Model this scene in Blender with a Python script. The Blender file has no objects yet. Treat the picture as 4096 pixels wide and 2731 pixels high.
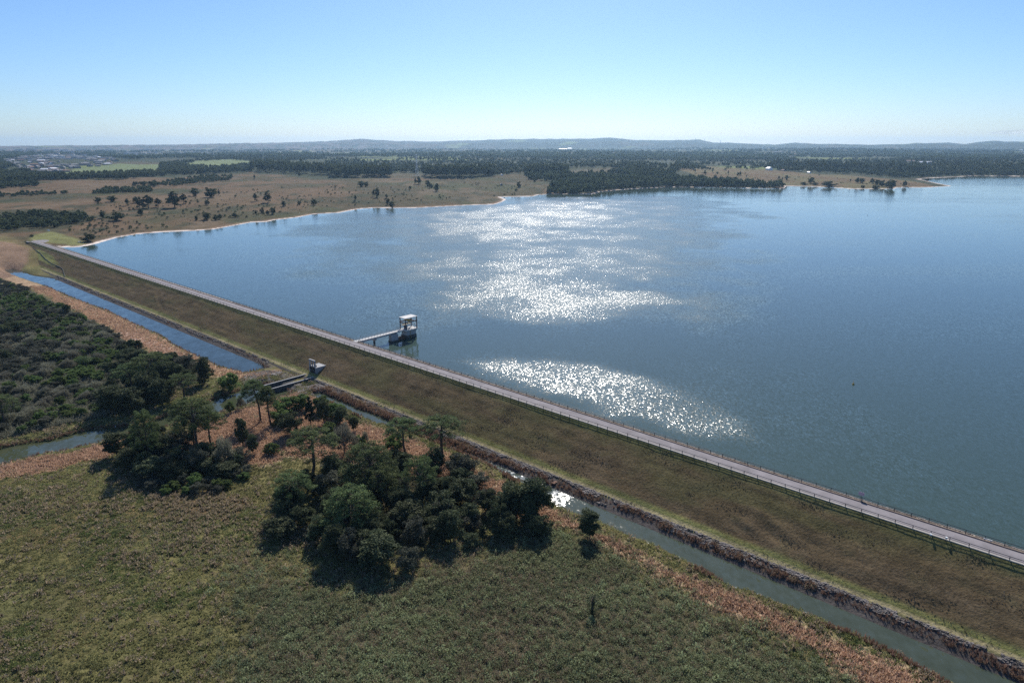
import bpy, math, random
import numpy as np
from mathutils import Vector, Matrix

# ------------------------------------------------------------------ camera, sky, sun, exposure
SC = bpy.context.scene
COL = SC.collection
F = 2731.0                       # focal length in pixels of the 4096 px wide photograph
PITCH = math.radians(16.2)
CP, SP = math.cos(PITCH), math.sin(PITCH)
HAZE = 0.44e-4                    # density of the air
ZC = 100.0                       # drone height above the lake
SUN_EL, SUN_AZ = math.radians(39.0), math.radians(4.5)   # azimuth to the right of the view

cam_d = bpy.data.cameras.new('camera')
cam = bpy.data.objects.new('camera', cam_d)
COL.objects.link(cam)
cam_d.sensor_width = 36.0
cam_d.lens = 36.0 * F / 4096.0
cam_d.clip_start, cam_d.clip_end = 1.0, 60000.0
cam.location = (0, 0, ZC)
cam.rotation_euler = (math.pi / 2 - PITCH, 0, 0)
SC.camera = cam

world = bpy.data.worlds.new('World')
SC.world = world
world.use_nodes = True
wn = world.node_tree.nodes
sky = wn.new('ShaderNodeTexSky')
sky.sky_type = 'NISHITA'
sky.sun_disc = False
sky.sun_elevation = SUN_EL
sky.sun_rotation = SUN_AZ
sky.altitude = 900.0
sky.air_density = 1.0
sky.dust_density = 0.9
sky.ozone_density = 10.0
tone = wn.new('ShaderNodeMix')
tone.data_type = 'RGBA'; tone.blend_type = 'MULTIPLY'; tone.inputs[0].default_value = 1.0
tone.inputs[7].default_value = (.92, .91, .895, 1)      # slightly more cyan air than the model's
world.node_tree.links.new(sky.outputs[0], tone.inputs[6])
world.node_tree.links.new(tone.outputs[2], wn['Background'].inputs[0])
wn['Background'].inputs[1].default_value = 0.102

sun_d = bpy.data.lights.new('sun', 'SUN')
sun_d.energy = 4.2
sun_d.angle = math.radians(0.53)
sun_d.color = (1.0, 0.95, 0.87)
sun = bpy.data.objects.new('sun', sun_d)
COL.objects.link(sun)
sdir = Vector((math.sin(SUN_AZ) * math.cos(SUN_EL), math.cos(SUN_AZ) * math.cos(SUN_EL), math.sin(SUN_EL)))
sun.rotation_euler = sdir.to_track_quat('Z', 'Y').to_euler()
sun.location = (0, 300, 400)

SC.view_settings.view_transform = 'Standard'
SC.view_settings.look = 'None'
SC.view_settings.exposure = 0.4
SC.view_settings.gamma = 1.0
SC.cycles.use_denoising = False
SC.cycles.max_bounces = 6
SC.cycles.diffuse_bounces = 2
SC.cycles.glossy_bounces = 2
SC.cycles.transmission_bounces = 2
SC.cycles.volume_bounces = 0
SC.cycles.transparent_max_bounces = 4

rng = np.random.default_rng(7)
random.seed(7)

# ------------------------------------------------------------------ numeric helpers
def at(u, v, z):
    """photo pixel -> ground point at height z"""
    x = (np.asarray(u, float) - 2048) / F
    y = (np.asarray(v, float) - 1365.5) / F
    k = (ZC - np.asarray(z, float)) / (y * CP + SP)
    return np.stack([x * k, (CP - y * SP) * k], -1)

def topx(x, y, z):
    dz = ZC - z
    fw = y * CP + dz * SP
    return 2048 + F * x / fw, 1365.5 + F * (-y * SP + dz * CP) / fw

def hash2(ix, iy, seed):
    h = (ix.astype(np.int64) * 374761393 + iy.astype(np.int64) * 668265263 + seed * 974711) & 0xFFFFFFFF
    h = ((h ^ (h >> 13)) * 1274126177) & 0xFFFFFFFF
    return ((h ^ (h >> 16)) & 0xFFFFFF).astype(np.float32) / 16777215.0

def vnoise(x, y, seed=0):
    xi, yi = np.floor(x), np.floor(y)
    fx, fy = x - xi, y - yi
    fx = fx * fx * (3 - 2 * fx); fy = fy * fy * (3 - 2 * fy)
    xi = xi.astype(np.int64); yi = yi.astype(np.int64)
    a, b = hash2(xi, yi, seed), hash2(xi + 1, yi, seed)
    c, d = hash2(xi, yi + 1, seed), hash2(xi + 1, yi + 1, seed)
    return ((a + (b - a) * fx) * (1 - fy) + (c + (d - c) * fx) * fy) * 2 - 1

def fbm(x, y, seed=0, oct=3):
    r, a, k = 0, 1.0, 1.0
    for i in range(oct):
        r = r + a * vnoise(x * k + 17.3 * i, y * k - 9.1 * i, seed + i)
        a *= .5; k *= 2.03
    return r / 1.6

def sstep(x, a, b):
    t = np.clip((x - a) / (b - a), 0, 1)
    return t * t * (3 - 2 * t)

def sdf(poly, x, y, margin=None):
    """signed distance to a polygon, negative inside"""
    x = np.asarray(x, np.float32); y = np.asarray(y, np.float32)
    poly = np.asarray(poly, np.float32)
    if margin is not None:
        out = np.full(x.shape, margin, np.float32)
        m = (x > poly[:, 0].min() - margin) & (x < poly[:, 0].max() + margin) & (y > poly[:, 1].min() - margin) & (y < poly[:, 1].max() + margin)
        if m.any():
            out[m] = np.minimum(sdf(poly, x[m], y[m]), margin)
        return out
    d2 = np.full(x.shape, 1e12, np.float32)
    ins = np.zeros(x.shape, bool)
    n = len(poly)
    for i in range(n):
        ax, ay = poly[i]; bx, by = poly[(i + 1) % n]
        ex, ey = bx - ax, by - ay
        wx, wy = x - ax, y - ay
        k = np.clip((wx * ex + wy * ey) / (ex * ex + ey * ey + 1e-9), 0, 1)
        dx, dy = wx - k * ex, wy - k * ey
        np.minimum(d2, dx * dx + dy * dy, out=d2)
        c = (ay > y) != (by > y)
        if abs(ey) > 1e-9:
            ins ^= c & (wx < ex * wy / ey)
    d = np.sqrt(d2)
    return np.where(ins, -d, d)

# dam frame: s along the crest from its far end, t towards the camera side (downstream)
O = np.array([-475.835, 679.420])
D = np.array([0.741285, -0.671190])
N = np.array([-0.671190, -0.741285])
ROTZ = math.atan2(D[1], D[0])
def W(s, t):
    s = np.asarray(s, float)[..., None]; t = np.asarray(t, float)[..., None]
    return O + s * D + t * N
def ST(x, y):
    rx, ry = x - O[0], y - O[1]
    return rx * D[0] + ry * D[1], rx * N[0] + ry * N[1]

WL_CH, WL_CR, WL_ST = -7.7, -8.3, -8.0
def pxpoly(pts, z):
    a = np.array(pts, float)
    return at(a[:, 0], a[:, 1], z)

# ------------------------------------------------------------------ outlines read off the photograph, laid on the ground
shore_px = [(310,989),(357,982),(393,974),(411,968),(476,949),(554,936),(655,928),(780,923),(857,917),(952,900),(1006,890),(1071,887),(1101,880),(1190,870),(1256,857),(1360,851),(1437,836),(1496,832),(1657,832),(1760,827),(1877,821),(1979,818),(2010,808),(2026,798),(2002,789),(2040,787),(2133,786),(2157,779),(2211,777),(2371,777),(2401,768),(2490,759),(2580,753),(2700,749),(2875,750),(2994,753),(3136,755),(3145,744),(3267,747),(3410,756),(3577,756),(3589,750),(3708,750),(3806,745),(3755,735),(3672,717),(3708,713),(3827,708),(3886,704),(4096,705),(4500,706),(5200,760)]
lake_poly = np.vstack([W(12, -10)[None], pxpoly(shore_px, 0), W(1700, -900)[None], W(1700, -10)[None]])
chan_px = [(24,1079),(60,1079),(125,1102),(226,1117),(333,1159),(440,1204),(595,1263),(696,1311),(881,1382),(1006,1439),(1065,1474),(982,1490),(881,1463),(800,1425),(726,1394),(643,1340),(536,1293),(429,1242),(333,1207),(238,1168),(179,1141),(95,1114),(30,1088)]
chan_poly = pxpoly(chan_px, WL_CH)
creek_px = [(-260,1860),(0,1795),(102,1776),(213,1761),(306,1734),(370,1719),(459,1714),(557,1706),(640,1680),(730,1640),(833,1612),(873,1594),(955,1566),(1045,1540),(1080,1540),(1130,1558),(1159,1566),(1154,1580),(1098,1597),(1006,1610),(945,1632),(860,1655),(760,1680),(650,1712),(553,1728),(497,1740),(421,1766),(349,1783),(255,1806),(179,1817),(85,1838),(0,1863),(-260,1950)]
creek_poly = pxpoly(creek_px, WL_CR)
strm_px = [(1256,1573),(1281,1571),(1358,1604),(1440,1640),(1516,1665),(1567,1691),(1668,1727),(1793,1783),(1912,1828),(2031,1873),(2138,1914),(2192,1944),(2286,1978),(2357,2006),(2469,2047),(2612,2108),(2714,2159),(2837,2210),(2969,2259),(3108,2319),(3267,2382),(3400,2435),(3559,2504),(3723,2568),(3877,2637),(3998,2695),(4300,2830),(4150,2900),(3797,2727),(3723,2684),(3638,2642),(3532,2589),(3426,2536),(3320,2499),(3288,2472),(3119,2409),(2991,2356),(2929,2345),(2867,2307),(2796,2266),(2689,2215),(2612,2174),(2490,2129),(2408,2088),(2316,2055),(2276,2047),(2224,2019),(2180,1986),(2120,1945),(2067,1920),(1971,1861),(1829,1801),(1704,1748),(1610,1715),(1557,1701),(1496,1686),(1430,1655),(1363,1619),(1300,1598),(1261,1591)]
strm_poly = pxpoly(strm_px, WL_ST)

# far hills on the horizon: crest line of the photograph as elevation angle over azimuth
hill_px = [(-900,582),(0,584),(300,582),(600,580),(900,575),(1100,571),(1300,566),(1440,556),(1560,563),(1700,567),(1900,562),(2010,558),(2180,556),(2350,556),(2440,551),(2540,560),(2640,562),(2800,559),(2850,570),(3000,575),(3100,579),(3180,572),(3300,576),(3500,580),(3650,574),(3800,571),(3860,577),(3960,564),(4096,567),(5200,572)]
hp = np.array(hill_px, float)
_x = (hp[:, 0] - 2048) / F; _y = (hp[:, 1] - 1365.5) / F
_fw = CP - _y * SP; _dn = _y * CP + SP
hill_az = np.arctan2(_x, _fw)
hill_tan = -_dn / np.hypot(_x, _fw)

def terrain(x, y, full=False):
    x = np.asarray(x, np.float32); y = np.asarray(y, np.float32)
    s, t = ST(x, y)
    r = np.hypot(x, y)
    dl = sdf(lake_poly, x, y)
    # lake side
    zl = np.where(dl < 0, np.maximum(dl * .16, -6.0), 19 * (1 - np.exp(-np.maximum(dl, 0) / 270)))
    land = np.maximum(dl, 0)
    zl = zl + sstep(land, 5, 120) * (fbm(x / 140, y / 140, 3, 3) * 2.2) + sstep(land, 80, 500) * fbm(x / 480, y / 480, 5, 3) * 6.5
    far = sstep(r, 1900, 4200)
    zl = zl + sstep(land, 60, 300) * (1 - sstep(land, 900, 1500)) * fbm(x / 170, y / 230, 6, 2) * 5.0
    zl = zl + far * sstep(land, 100, 500) * (fbm(x / 1300, y / 1300, 9, 3) * 18 + 4)
    az = np.arctan2(x, np.maximum(y, 1))
    tn = np.interp(az, hill_az, hill_tan).astype(np.float32)
    crest = ZC + 13000 * tn + 7 * fbm(az * 95, az * 0 + 1, 37, 4)
    crest2 = ZC + 11200 * (tn * .55 - .0016) + 9 * fbm(az * 60, r * 0 + 3, 31, 4)
    hz = np.where(r < 13000, np.exp(-((r - 13000) / 900) ** 2), np.exp(-((r - 13000) / 2500) ** 2))
    zl = zl * (1 - sstep(r, 9500, 11000) * .5)
    zl = np.maximum(zl, np.maximum(crest * hz, crest2 * np.exp(-((r - 11200) / 500) ** 2)))
    # downstream side of the dam
    zd = -7 + 12.0 * sstep(s, 125, -20) + np.maximum(-20 - s, 0) * .012
    zd = zd + fbm(x / 31, y / 31, 12, 3) * .45 + fbm(x / 9, y / 9, 14, 2) * .16
    w = sstep(t, -12, 22)
    z = zl * (1 - w) + zd * w
    dc = sdf(chan_poly, x, y, 60); dk = sdf(creek_poly, x, y, 60); ds = sdf(strm_poly, x, y, 60)
    near = (r < 1200)
    wob = fbm(x / 5, y / 5, 21, 4) * 1.15
    for d, wl in ((dc, WL_CH), (dk, WL_CR), (ds, WL_ST)):
        dd = d + wob
        bank = wl - .2 + np.where(dd > 0, dd * .42, np.maximum(dd * .6, -1.3))
        z = np.where((d < 20) & near, np.minimum(z, bank), z)
    if full:
        return z, dict(s=s, t=t, r=r, dl=dl, dc=dc, dk=dk, ds=ds, az=az)
    return z

def hit(u, v, it=14):
    """point of the terrain that a photo pixel looks at"""
    u = np.atleast_1d(np.asarray(u, float)); v = np.atleast_1d(np.asarray(v, float))
    z = np.full(u.shape, 6.0)
    z = np.where(v > 1000, -7.0, z)
    for _ in range(it):
        p = at(u, v, z)
        z = .5 * z + .5 * np.minimum(terrain(p[:, 0], p[:, 1]), ZC - 20)
    p = at(u, v, z)
    return np.c_[p, terrain(p[:, 0], p[:, 1])]

# ------------------------------------------------------------------ mesh helpers
def mk_mesh(name, V, polys, mats, midx=None, attrs=None, smooth=False):
    """polys: list of (n,k) index arrays; attrs: {name: (per-vertex array)}"""
    V = np.ascontiguousarray(V, np.float32)
    me = bpy.data.meshes.new(name)
    me.vertices.add(len(V))
    me.vertices.foreach_set('co', V.ravel())
    polys = [np.asarray(p, np.int32) for p in polys if len(p)]
    nl = sum(p.size for p in polys); nf = sum(len(p) for p in polys)
    me.loops.add(nl); me.polygons.add(nf)
    me.loops.foreach_set('vertex_index', np.concatenate([p.ravel() for p in polys]))
    tot = np.concatenate([np.full(len(p), p.shape[1], np.int32) for p in polys])
    st = np.zeros(nf, np.int32); st[1:] = np.cumsum(tot)[:-1]
    me.polygons.foreach_set('loop_start', st)
    try:
        me.polygons.foreach_set('loop_total', tot)
    except Exception:
        pass
    if midx is not None:
        me.polygons.foreach_set('material_index', np.asarray(midx, np.int32))
    me.polygons.foreach_set('use_smooth', np.full(nf, bool(smooth)))
    for m in (mats if isinstance(mats, (list, tuple)) else [mats]):
        me.materials.append(m)
    for k, a in (attrs or {}).items():
        a = np.ascontiguousarray(a, np.float32)
        if a.ndim == 1:
            me.attributes.new(k, 'FLOAT', 'POINT').data.foreach_set('value', a)
        else:
            if a.shape[1] == 3:
                a = np.c_[a, np.ones(len(a), np.float32)]
            me.attributes.new(k, 'FLOAT_COLOR', 'POINT').data.foreach_set('color', np.ascontiguousarray(a, np.float32).ravel())
    me.update(calc_edges=True)
    return me

def link(name, me, parent=None, loc=None, rz=None, scale=None):
    o = bpy.data.objects.new(name, me)
    COL.objects.link(o)
    if parent is not None:
        o.parent = parent
    if loc is not None:
        o.location = [float(q) for q in loc]
    if rz is not None:
        o.rotation_euler = (0, 0, float(rz))
    if scale is not None:
        o.scale = [float(q) for q in scale]
    return o

def tag(o, label=None, cat=None, group=None, kind=None):
    if label: o['label'] = label
    if cat: o['category'] = cat
    if group: o['group'] = group
    if kind: o['kind'] = kind
    return o

def thing(name, label, cat, loc=(0, 0, 0), rz=0, group=None, scale=None):
    return tag(link(name, None, loc=loc, rz=rz, scale=scale), label, cat, group)

class MB:
    """collects boxes, bars, tubes into one mesh"""
    def __init__(self):
        self.V = []; self.Q = []; self.n = 0
    def add(self, V, Q):
        V = np.asarray(V, float)
        self.V.append(V); self.Q += [tuple(int(i) + self.n for i in q) for q in Q]; self.n += len(V)
        return self
    def box(self, x0, x1, y0, y1, z0, z1):
        V = [(x, y, z) for z in (z0, z1) for y in (y0, y1) for x in (x0, x1)]
        return self.add(V, [(0, 2, 3, 1), (4, 5, 7, 6), (0, 1, 5, 4), (2, 6, 7, 3), (0, 4, 6, 2), (1, 3, 7, 5)])
    def frustum(self, b, t, z0, z1):
        """b, t = (x0,x1,y0,y1) at z0 and z1"""
        V = [(x, y, z0) for y in b[2:] for x in b[:2]] + [(x, y, z1) for y in t[2:] for x in t[:2]]
        return self.add(V, [(0, 2, 3, 1), (4, 5, 7, 6), (0, 1, 5, 4), (2, 6, 7, 3), (0, 4, 6, 2), (1, 3, 7, 5)])
    def tube(self, pts, rad, n=6, cap=True):
        pts = [Vector(p) for p in pts]
        rad = rad if isinstance(rad, (list, tuple, np.ndarray)) else [rad] * len(pts)
        V = []; Q = []
        for i, p in enumerate(pts):
            a = pts[max(i - 1, 0)]; b = pts[min(i + 1, len(pts) - 1)]
            d = (b - a).normalized()
            up = Vector((0, 0, 1)) if abs(d.z) < .9 else Vector((1, 0, 0))
            e = d.cross(up).normalized(); f = d.cross(e)
            for k in range(n):
                an = 2 * math.pi * k / n
                V.append(p + (e * math.cos(an) + f * math.sin(an)) * float(rad[i]))
        for i in range(len(pts) - 1):
            for k in range(n):
                k2 = (k + 1) % n
                Q.append((i * n + k, i * n + k2, (i + 1) * n + k2, (i + 1) * n + k))
        if cap:
            Q.append(tuple(range(n - 1, -1, -1))); Q.append(tuple((len(pts) - 1) * n + k for k in range(n)))
        return self.add([tuple(v) for v in V], Q)
    def mesh(self, name, m, smooth=False):
        me = bpy.data.meshes.new(name)
        me.from_pydata([tuple(v) for v in np.vstack(self.V)], [], self.Q)
        me.materials.append(m)
        if smooth:
            for p in me.polygons: p.use_smooth = True
        me.update()
        return me
    def arrays(self):
        return np.vstack(self.V), self.Q
    def build(self, name, m, parent=None, **k):
        return link(name, self.mesh(name, m, k.pop('smooth', False)), parent, **k)

# ------------------------------------------------------------------ materials
def mat(name):
    m = bpy.data.materials.new(name); m.use_nodes = True
    nt = m.node_tree
    b = nt.nodes['Principled BSDF']
    return m, nt, b

def nd(nt, typ, **kw):
    n = nt.nodes.new(typ)
    for k, v in kw.items():
        if k.startswith('i_'):
            key = k[2:]
            n.inputs[int(key) if key.isdigit() else key].default_value = v
        else:
            setattr(n, k, v)
    return n

def mix_col(nt, a, b, fac, blend='MIX'):
    n = nt.nodes.new('ShaderNodeMix'); n.data_type = 'RGBA'; n.blend_type = blend
    for sock, val in ((n.inputs[6], a), (n.inputs[7], b), (n.inputs[0], fac)):
        if isinstance(val, (tuple, list)):
            sock.default_value = tuple(val) + ((1,) if len(val) == 3 else ())
        elif isinstance(val, (int, float)):
            sock.default_value = val
        else:
            nt.links.new(val, sock)
    return n.outputs[2]

def math_n(nt, op, a, b=None, clamp=False):
    n = nt.nodes.new('ShaderNodeMath'); n.operation = op; n.use_clamp = clamp
    for sock, val in ((n.inputs[0], a), (n.inputs[1], b)):
        if val is None: continue
        if isinstance(val, (int, float)): sock.default_value = val
        else: nt.links.new(val, sock)
    return n.outputs[0]

def noise_n(nt, scale, detail=3, rough=.55, vec=None, out=0):
    n = nd(nt, 'ShaderNodeTexNoise'); n.inputs['Scale'].default_value = scale
    n.inputs['Detail'].default_value = detail; n.inputs['Roughness'].default_value = rough
    if vec is None:
        g = nt.nodes.new('ShaderNodeNewGeometry'); vec = g.outputs['Position']
    nt.links.new(vec, n.inputs['Vector'])
    return n.outputs[out]

def ramp(nt, fac, a, b):
    n = nt.nodes.new('ShaderNodeMapRange'); n.inputs['From Min'].default_value = a; n.inputs['From Max'].default_value = b
    n.clamp = True
    nt.links.new(fac, n.inputs['Value'])
    return n.outputs[0]

def bump(nt, b, height, dist, strength=1.0):
    n = nt.nodes.new('ShaderNodeBump'); n.inputs['Strength'].default_value = strength; n.inputs['Distance'].default_value = dist
    nt.links.new(height, n.inputs['Height']); nt.links.new(n.outputs[0], b.inputs['Normal'])

def flat_mat(name, c, rough=.8, var=.25, scale=1.2, spec=.3, metal=0.0, bumpd=0.0):
    m, nt, b = mat(name)
    n = noise_n(nt, scale, 4)
    f = ramp(nt, n, .3, .7)
    c = np.array(c)
    col = mix_col(nt, tuple(c * (1 - var)), tuple(np.minimum(c * (1 + var), 1)), f)
    nt.links.new(col, b.inputs['Base Color'])
    b.inputs['Roughness'].default_value = rough
    b.inputs['Specular IOR Level'].default_value = spec
    b.inputs['Metallic'].default_value = metal
    if bumpd:
        bump(nt, b, noise_n(nt, scale * 6, 3), bumpd)
    return m

def leaf_mat(name, ca, cb, trans=.25, rough=.7, var=.35, spec=.1):
    m, nt, b = mat(name)
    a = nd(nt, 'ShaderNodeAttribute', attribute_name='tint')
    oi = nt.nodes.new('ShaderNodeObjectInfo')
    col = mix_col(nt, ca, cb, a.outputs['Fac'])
    v = nd(nt, 'ShaderNodeHueSaturation')
    val = math_n(nt, 'MULTIPLY_ADD', oi.outputs['Random'], var); val.node.inputs[2].default_value = 1 - var / 2
    nt.links.new(val, v.inputs['Value']); nt.links.new(col, v.inputs['Color'])
    hue = math_n(nt, 'MULTIPLY_ADD', oi.outputs['Random'], .03); hue.node.inputs[2].default_value = .485
    nt.links.new(hue, v.inputs['Hue'])
    nt.links.new(v.outputs[0], b.inputs['Base Color'])
    b.inputs['Roughness'].default_value = rough
    b.inputs['Specular IOR Level'].default_value = spec
    tr = nd(nt, 'ShaderNodeBsdfTranslucent')
    nt.links.new(v.outputs[0], tr.inputs['Color'])
    mx = nd(nt, 'ShaderNodeMixShader'); mx.inputs[0].default_value = trans
    nt.links.new(b.outputs[0], mx.inputs[1]); nt.links.new(tr.outputs[0], mx.inputs[2])
    nt.links.new(mx.outputs[0], nt.nodes['Material Output'].inputs['Surface'])
    return m

def cover_mat(name, fine=.9, bumpd=.35, trans=0):
    """ground: its own land-cover colour (attribute Col) with grain of several sizes"""
    m, nt, b = mat(name)
    a = nd(nt, 'ShaderNodeAttribute', attribute_name='Col')
    n1 = noise_n(nt, fine, 5, .65); n2 = noise_n(nt, fine * .09, 4, .6)
    g = math_n(nt, 'ADD', math_n(nt, 'MULTIPLY', ramp(nt, n1, .3, .7), .75), math_n(nt, 'MULTIPLY', ramp(nt, n2, .3, .7), .45))
    g = math_n(nt, 'ADD', g, .4)
    col = mix_col(nt, a.outputs['Color'], (1, 1, 1), 1.0, 'MULTIPLY')
    cm = nt.nodes.new('ShaderNodeVectorMath'); cm.operation = 'SCALE'
    nt.links.new(a.outputs['Color'], cm.inputs[0]); nt.links.new(g, cm.inputs['Scale'])
    nt.links.new(cm.outputs[0], b.inputs['Base Color'])
    b.inputs['Roughness'].default_value = .95
    b.inputs['Specular IOR Level'].default_value = .05
    bump(nt, b, n1, bumpd)
    return m

def water_mat(name, deep, k1, amp, wind=False, foam=False, rough=.05, k2=None):
    m, nt, b = mat(name)
    geo = nt.nodes.new('ShaderNodeNewGeometry')
    def layer(scale, stretch, rot, out_amp):
        mp = nd(nt, 'ShaderNodeMapping'); mp.inputs['Rotation'].default_value = (0, 0, rot)
        mp.inputs['Scale'].default_value = (scale, scale * stretch, scale)
        nt.links.new(geo.outputs['Position'], mp.inputs['Vector'])
        n = nd(nt, 'ShaderNodeTexNoise'); n.inputs['Scale'].default_value = 1.0; n.inputs['Detail'].default_value = 1.5
        n.inputs['Roughness'].default_value = .6
        nt.links.new(mp.outputs[0], n.inputs['Vector'])
        v = nt.nodes.new('ShaderNodeVectorMath'); v.operation = 'SUBTRACT'; v.inputs[1].default_value = (.5, .5, .5)
        nt.links.new(n.outputs['Color'], v.inputs[0])
        w = nt.nodes.new('ShaderNodeVectorMath'); w.operation = 'SCALE'; w.inputs['Scale'].default_value = out_amp
        nt.links.new(v.outputs[0], w.inputs[0])
        return w.outputs[0]
    l1 = layer(k1, .6, .5, amp)
    l2 = layer(k2 or k1 * .31, .55, .75, amp * .8)
    ad = nt.nodes.new('ShaderNodeVectorMath'); ad.operation = 'ADD'
    nt.links.new(l1, ad.inputs[0]); nt.links.new(l2, ad.inputs[1])
    vec = ad.outputs[0]
    if wind:
        at_ = nd(nt, 'ShaderNodeAttribute', attribute_name='wind')
        sc = nt.nodes.new('ShaderNodeVectorMath'); sc.operation = 'SCALE'
        nt.links.new(vec, sc.inputs[0]); nt.links.new(at_.outputs['Fac'], sc.inputs['Scale'])
        vec = sc.outputs[0]
    ml = nt.nodes.new('ShaderNodeVectorMath'); ml.operation = 'MULTIPLY'; ml.inputs[1].default_value = (1, 1, 0)
    nt.links.new(vec, ml.inputs[0])
    up = nt.nodes.new('ShaderNodeVectorMath'); up.operation = 'ADD'; up.inputs[1].default_value = (0, 0, 1)
    nt.links.new(ml.outputs[0], up.inputs[0])
    no = nt.nodes.new('ShaderNodeVectorMath'); no.operation = 'NORMALIZE'
    nt.links.new(up.outputs[0], no.inputs[0])
    nt.links.new(no.outputs[0], b.inputs['Normal'])
    b.inputs['Roughness'].default_value = rough
    b.inputs['IOR'].default_value = 1.333
    b.inputs['Base Color'].default_value = tuple(deep) + (1,)
    if wind:
        rn = math_n(nt, 'MULTIPLY_ADD', at_.outputs['Fac'], .33); rn.node.inputs[2].default_value = rough
        nt.links.new(rn, b.inputs['Roughness'])
    if foam:
        fa = nd(nt, 'ShaderNodeAttribute', attribute_name='foam')
        n = noise_n(nt, .8, 5, .75)
        f = math_n(nt, 'ADD', fa.outputs['Fac'], math_n(nt, 'MULTIPLY', math_n(nt, 'SUBTRACT', n, .5), 1.6))
        f = math_n(nt, 'MULTIPLY', ramp(nt, f, .45, .75), math_n(nt, 'GREATER_THAN', fa.outputs['Fac'], .02))
        nt.links.new(mix_col(nt, tuple(deep), (.8, .82, .84), f), b.inputs['Base Color'])
        r = math_n(nt, 'ADD', math_n(nt, 'MULTIPLY', f, .5), rough)
        nt.links.new(r, b.inputs['Roughness'])
    return m

M = {}
M['ground'] = cover_mat('ground_cover', .8, .5)
M['emb'] = cover_mat('embankment_grass', 1.4, .25)
M['lake'] = water_mat('lake_water', (.048, .076, .060), 3.2, 1.35, wind=True, rough=.04, k2=1.05)
M['channel'] = water_mat('channel_water', (.03, .045, .04), .5, .10, rough=.03)
M['creek'] = water_mat('creek_water', (.055, .065, .035), .8, .22, rough=.03)
M['stream'] = water_mat('stream_water', (.055, .068, .045), .7, .3, foam=True, rough=.05)
M['asphalt'] = flat_mat('asphalt', (.235, .212, .218), .9, .22, .22, bumpd=.01)
M['kerb'] = flat_mat('kerb_concrete', (.42, .38, .33), .85, .2, .8)
M['rail'] = flat_mat('rail_steel', (.045, .05, .06), .5, .2, 2)
M['conc'] = flat_mat('concrete', (.36, .36, .36), .85, .22, .9, bumpd=.02)
M['conc_dark'] = flat_mat('stained_concrete', (.085, .085, .08), .85, .35, .7, bumpd=.02)
M['conc_pale'] = flat_mat('pale_concrete', (.62, .60, .57), .8, .12, 1.2)
M['conc_brown'] = flat_mat('weathered_concrete', (.14, .10, .09), .85, .3, .9)
M['rust'] = flat_mat('rusty_brown', (.16, .08, .05), .8, .3, 1.5)
M['yellow'] = flat_mat('yellow_paint', (.42, .27, .04), .6, .2, 2)
M['machine'] = flat_mat('dark_blue_paint', (.03, .045, .07), .5, .2, 2)
M['gate'] = flat_mat('gate_steel', (.03, .032, .035), .6, .3, 2)
M['white'] = flat_mat('white_paint', (.8, .8, .78), .6, .06, 2)
M['rock'] = flat_mat('riprap_rock', (.165, .145, .132), .9, .55, .35)
M['bark'] = flat_mat('bark', (.075, .06, .048), .9, .35, 3)
M['bark_grey'] = flat_mat('bark_grey', (.15, .135, .12), .9, .3, 3)
M['wood'] = flat_mat('old_wood', (.13, .11, .09), .9, .3, 3)
M['l_ara'] = leaf_mat('araucaria_needles', (.032, .056, .022), (.21, .255, .10), .25)
M['l_bro'] = leaf_mat('dark_leaves', (.032, .048, .025), (.155, .172, .088), .27)
M['l_gra'] = leaf_mat('grey_twigs', (.125, .122, .088), (.275, .265, .195), .35)
M['l_gre'] = leaf_mat('green_leaves', (.060, .095, .030), (.21, .28, .095), .38)
M['l_con'] = leaf_mat('conifer_needles', (.014, .028, .017), (.05, .07, .035), .08)
M['l_pal'] = leaf_mat('palm_fronds', (.05, .08, .03), (.14, .17, .07), .3)
M['l_far'] = leaf_mat('far_leaves', (.035, .052, .030), (.115, .135, .068), .35, var=.3, spec=0.0)
M['l_scrub'] = leaf_mat('scrub_leaves', (.125, .14, .078), (.30, .325, .175), .42)
M['l_olive'] = leaf_mat('meadow_blades', (.175, .172, .075), (.39, .385, .165), .42)
M['l_dry'] = leaf_mat('dry_blades', (.36, .235, .145), (.74, .52, .345), .38)
M['l_reed'] = leaf_mat('reed_blades', (.14, .085, .05), (.42, .28, .19), .3)
M['l_brown'] = leaf_mat('brown_stems', (.19, .15, .10), (.44, .35, .235), .38)

# ------------------------------------------------------------------ land cover colours
def Pz(pts, z=-7.0):
    return pxpoly(pts, z)
orange_a = Pz([(640,1850),(700,1760),(800,1690),(950,1640),(1100,1600),(1190,1570),(1250,1585),(1290,1600),(1420,1680),(1600,1740),(1800,1820),(2000,1910),(2180,2000),(2260,2060),(2450,2150),(2700,2260),(3000,2390),(3250,2500),(3500,2610),(3750,2731),(3900,2830),(3500,2830),(3300,2660),(3150,2570),(2950,2480),(2700,2350),(2480,2220),(2300,2120),(2150,2110),(1950,2050),(1800,1960),(1600,1900),(1350,1860),(1150,1830),(1050,1860),(900,1830),(780,1880)])
orange_b = Pz([(-200,1000),(30,1090),(95,1114),(179,1141),(238,1168),(333,1207),(429,1242),(536,1293),(643,1340),(726,1394),(800,1425),(881,1463),(982,1490),(1150,1478),(1060,1512),(930,1525),(835,1500),(775,1452),(640,1432),(520,1380),(400,1305),(250,1225),(120,1160),(-60,1092),(-200,1040)])
abut = pxpoly([(-300,965),(60,985),(125,1000),(105,1030),(60,1062),(20,1078),(-40,1085),(-300,1060)], 1.0)
sandy = Pz([(470,1322),(560,1340),(650,1382),(730,1425),(700,1432),(600,1392),(500,1345)])
orange_c = Pz([(-150,1890),(150,1832),(330,1795),(480,1745),(540,1760),(420,1830),(200,1885),(-150,1960)])
palegreen = Pz([(560,1700),(650,1635),(760,1580),(850,1520),(920,1535),(870,1590),(750,1650),(650,1695)])
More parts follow.
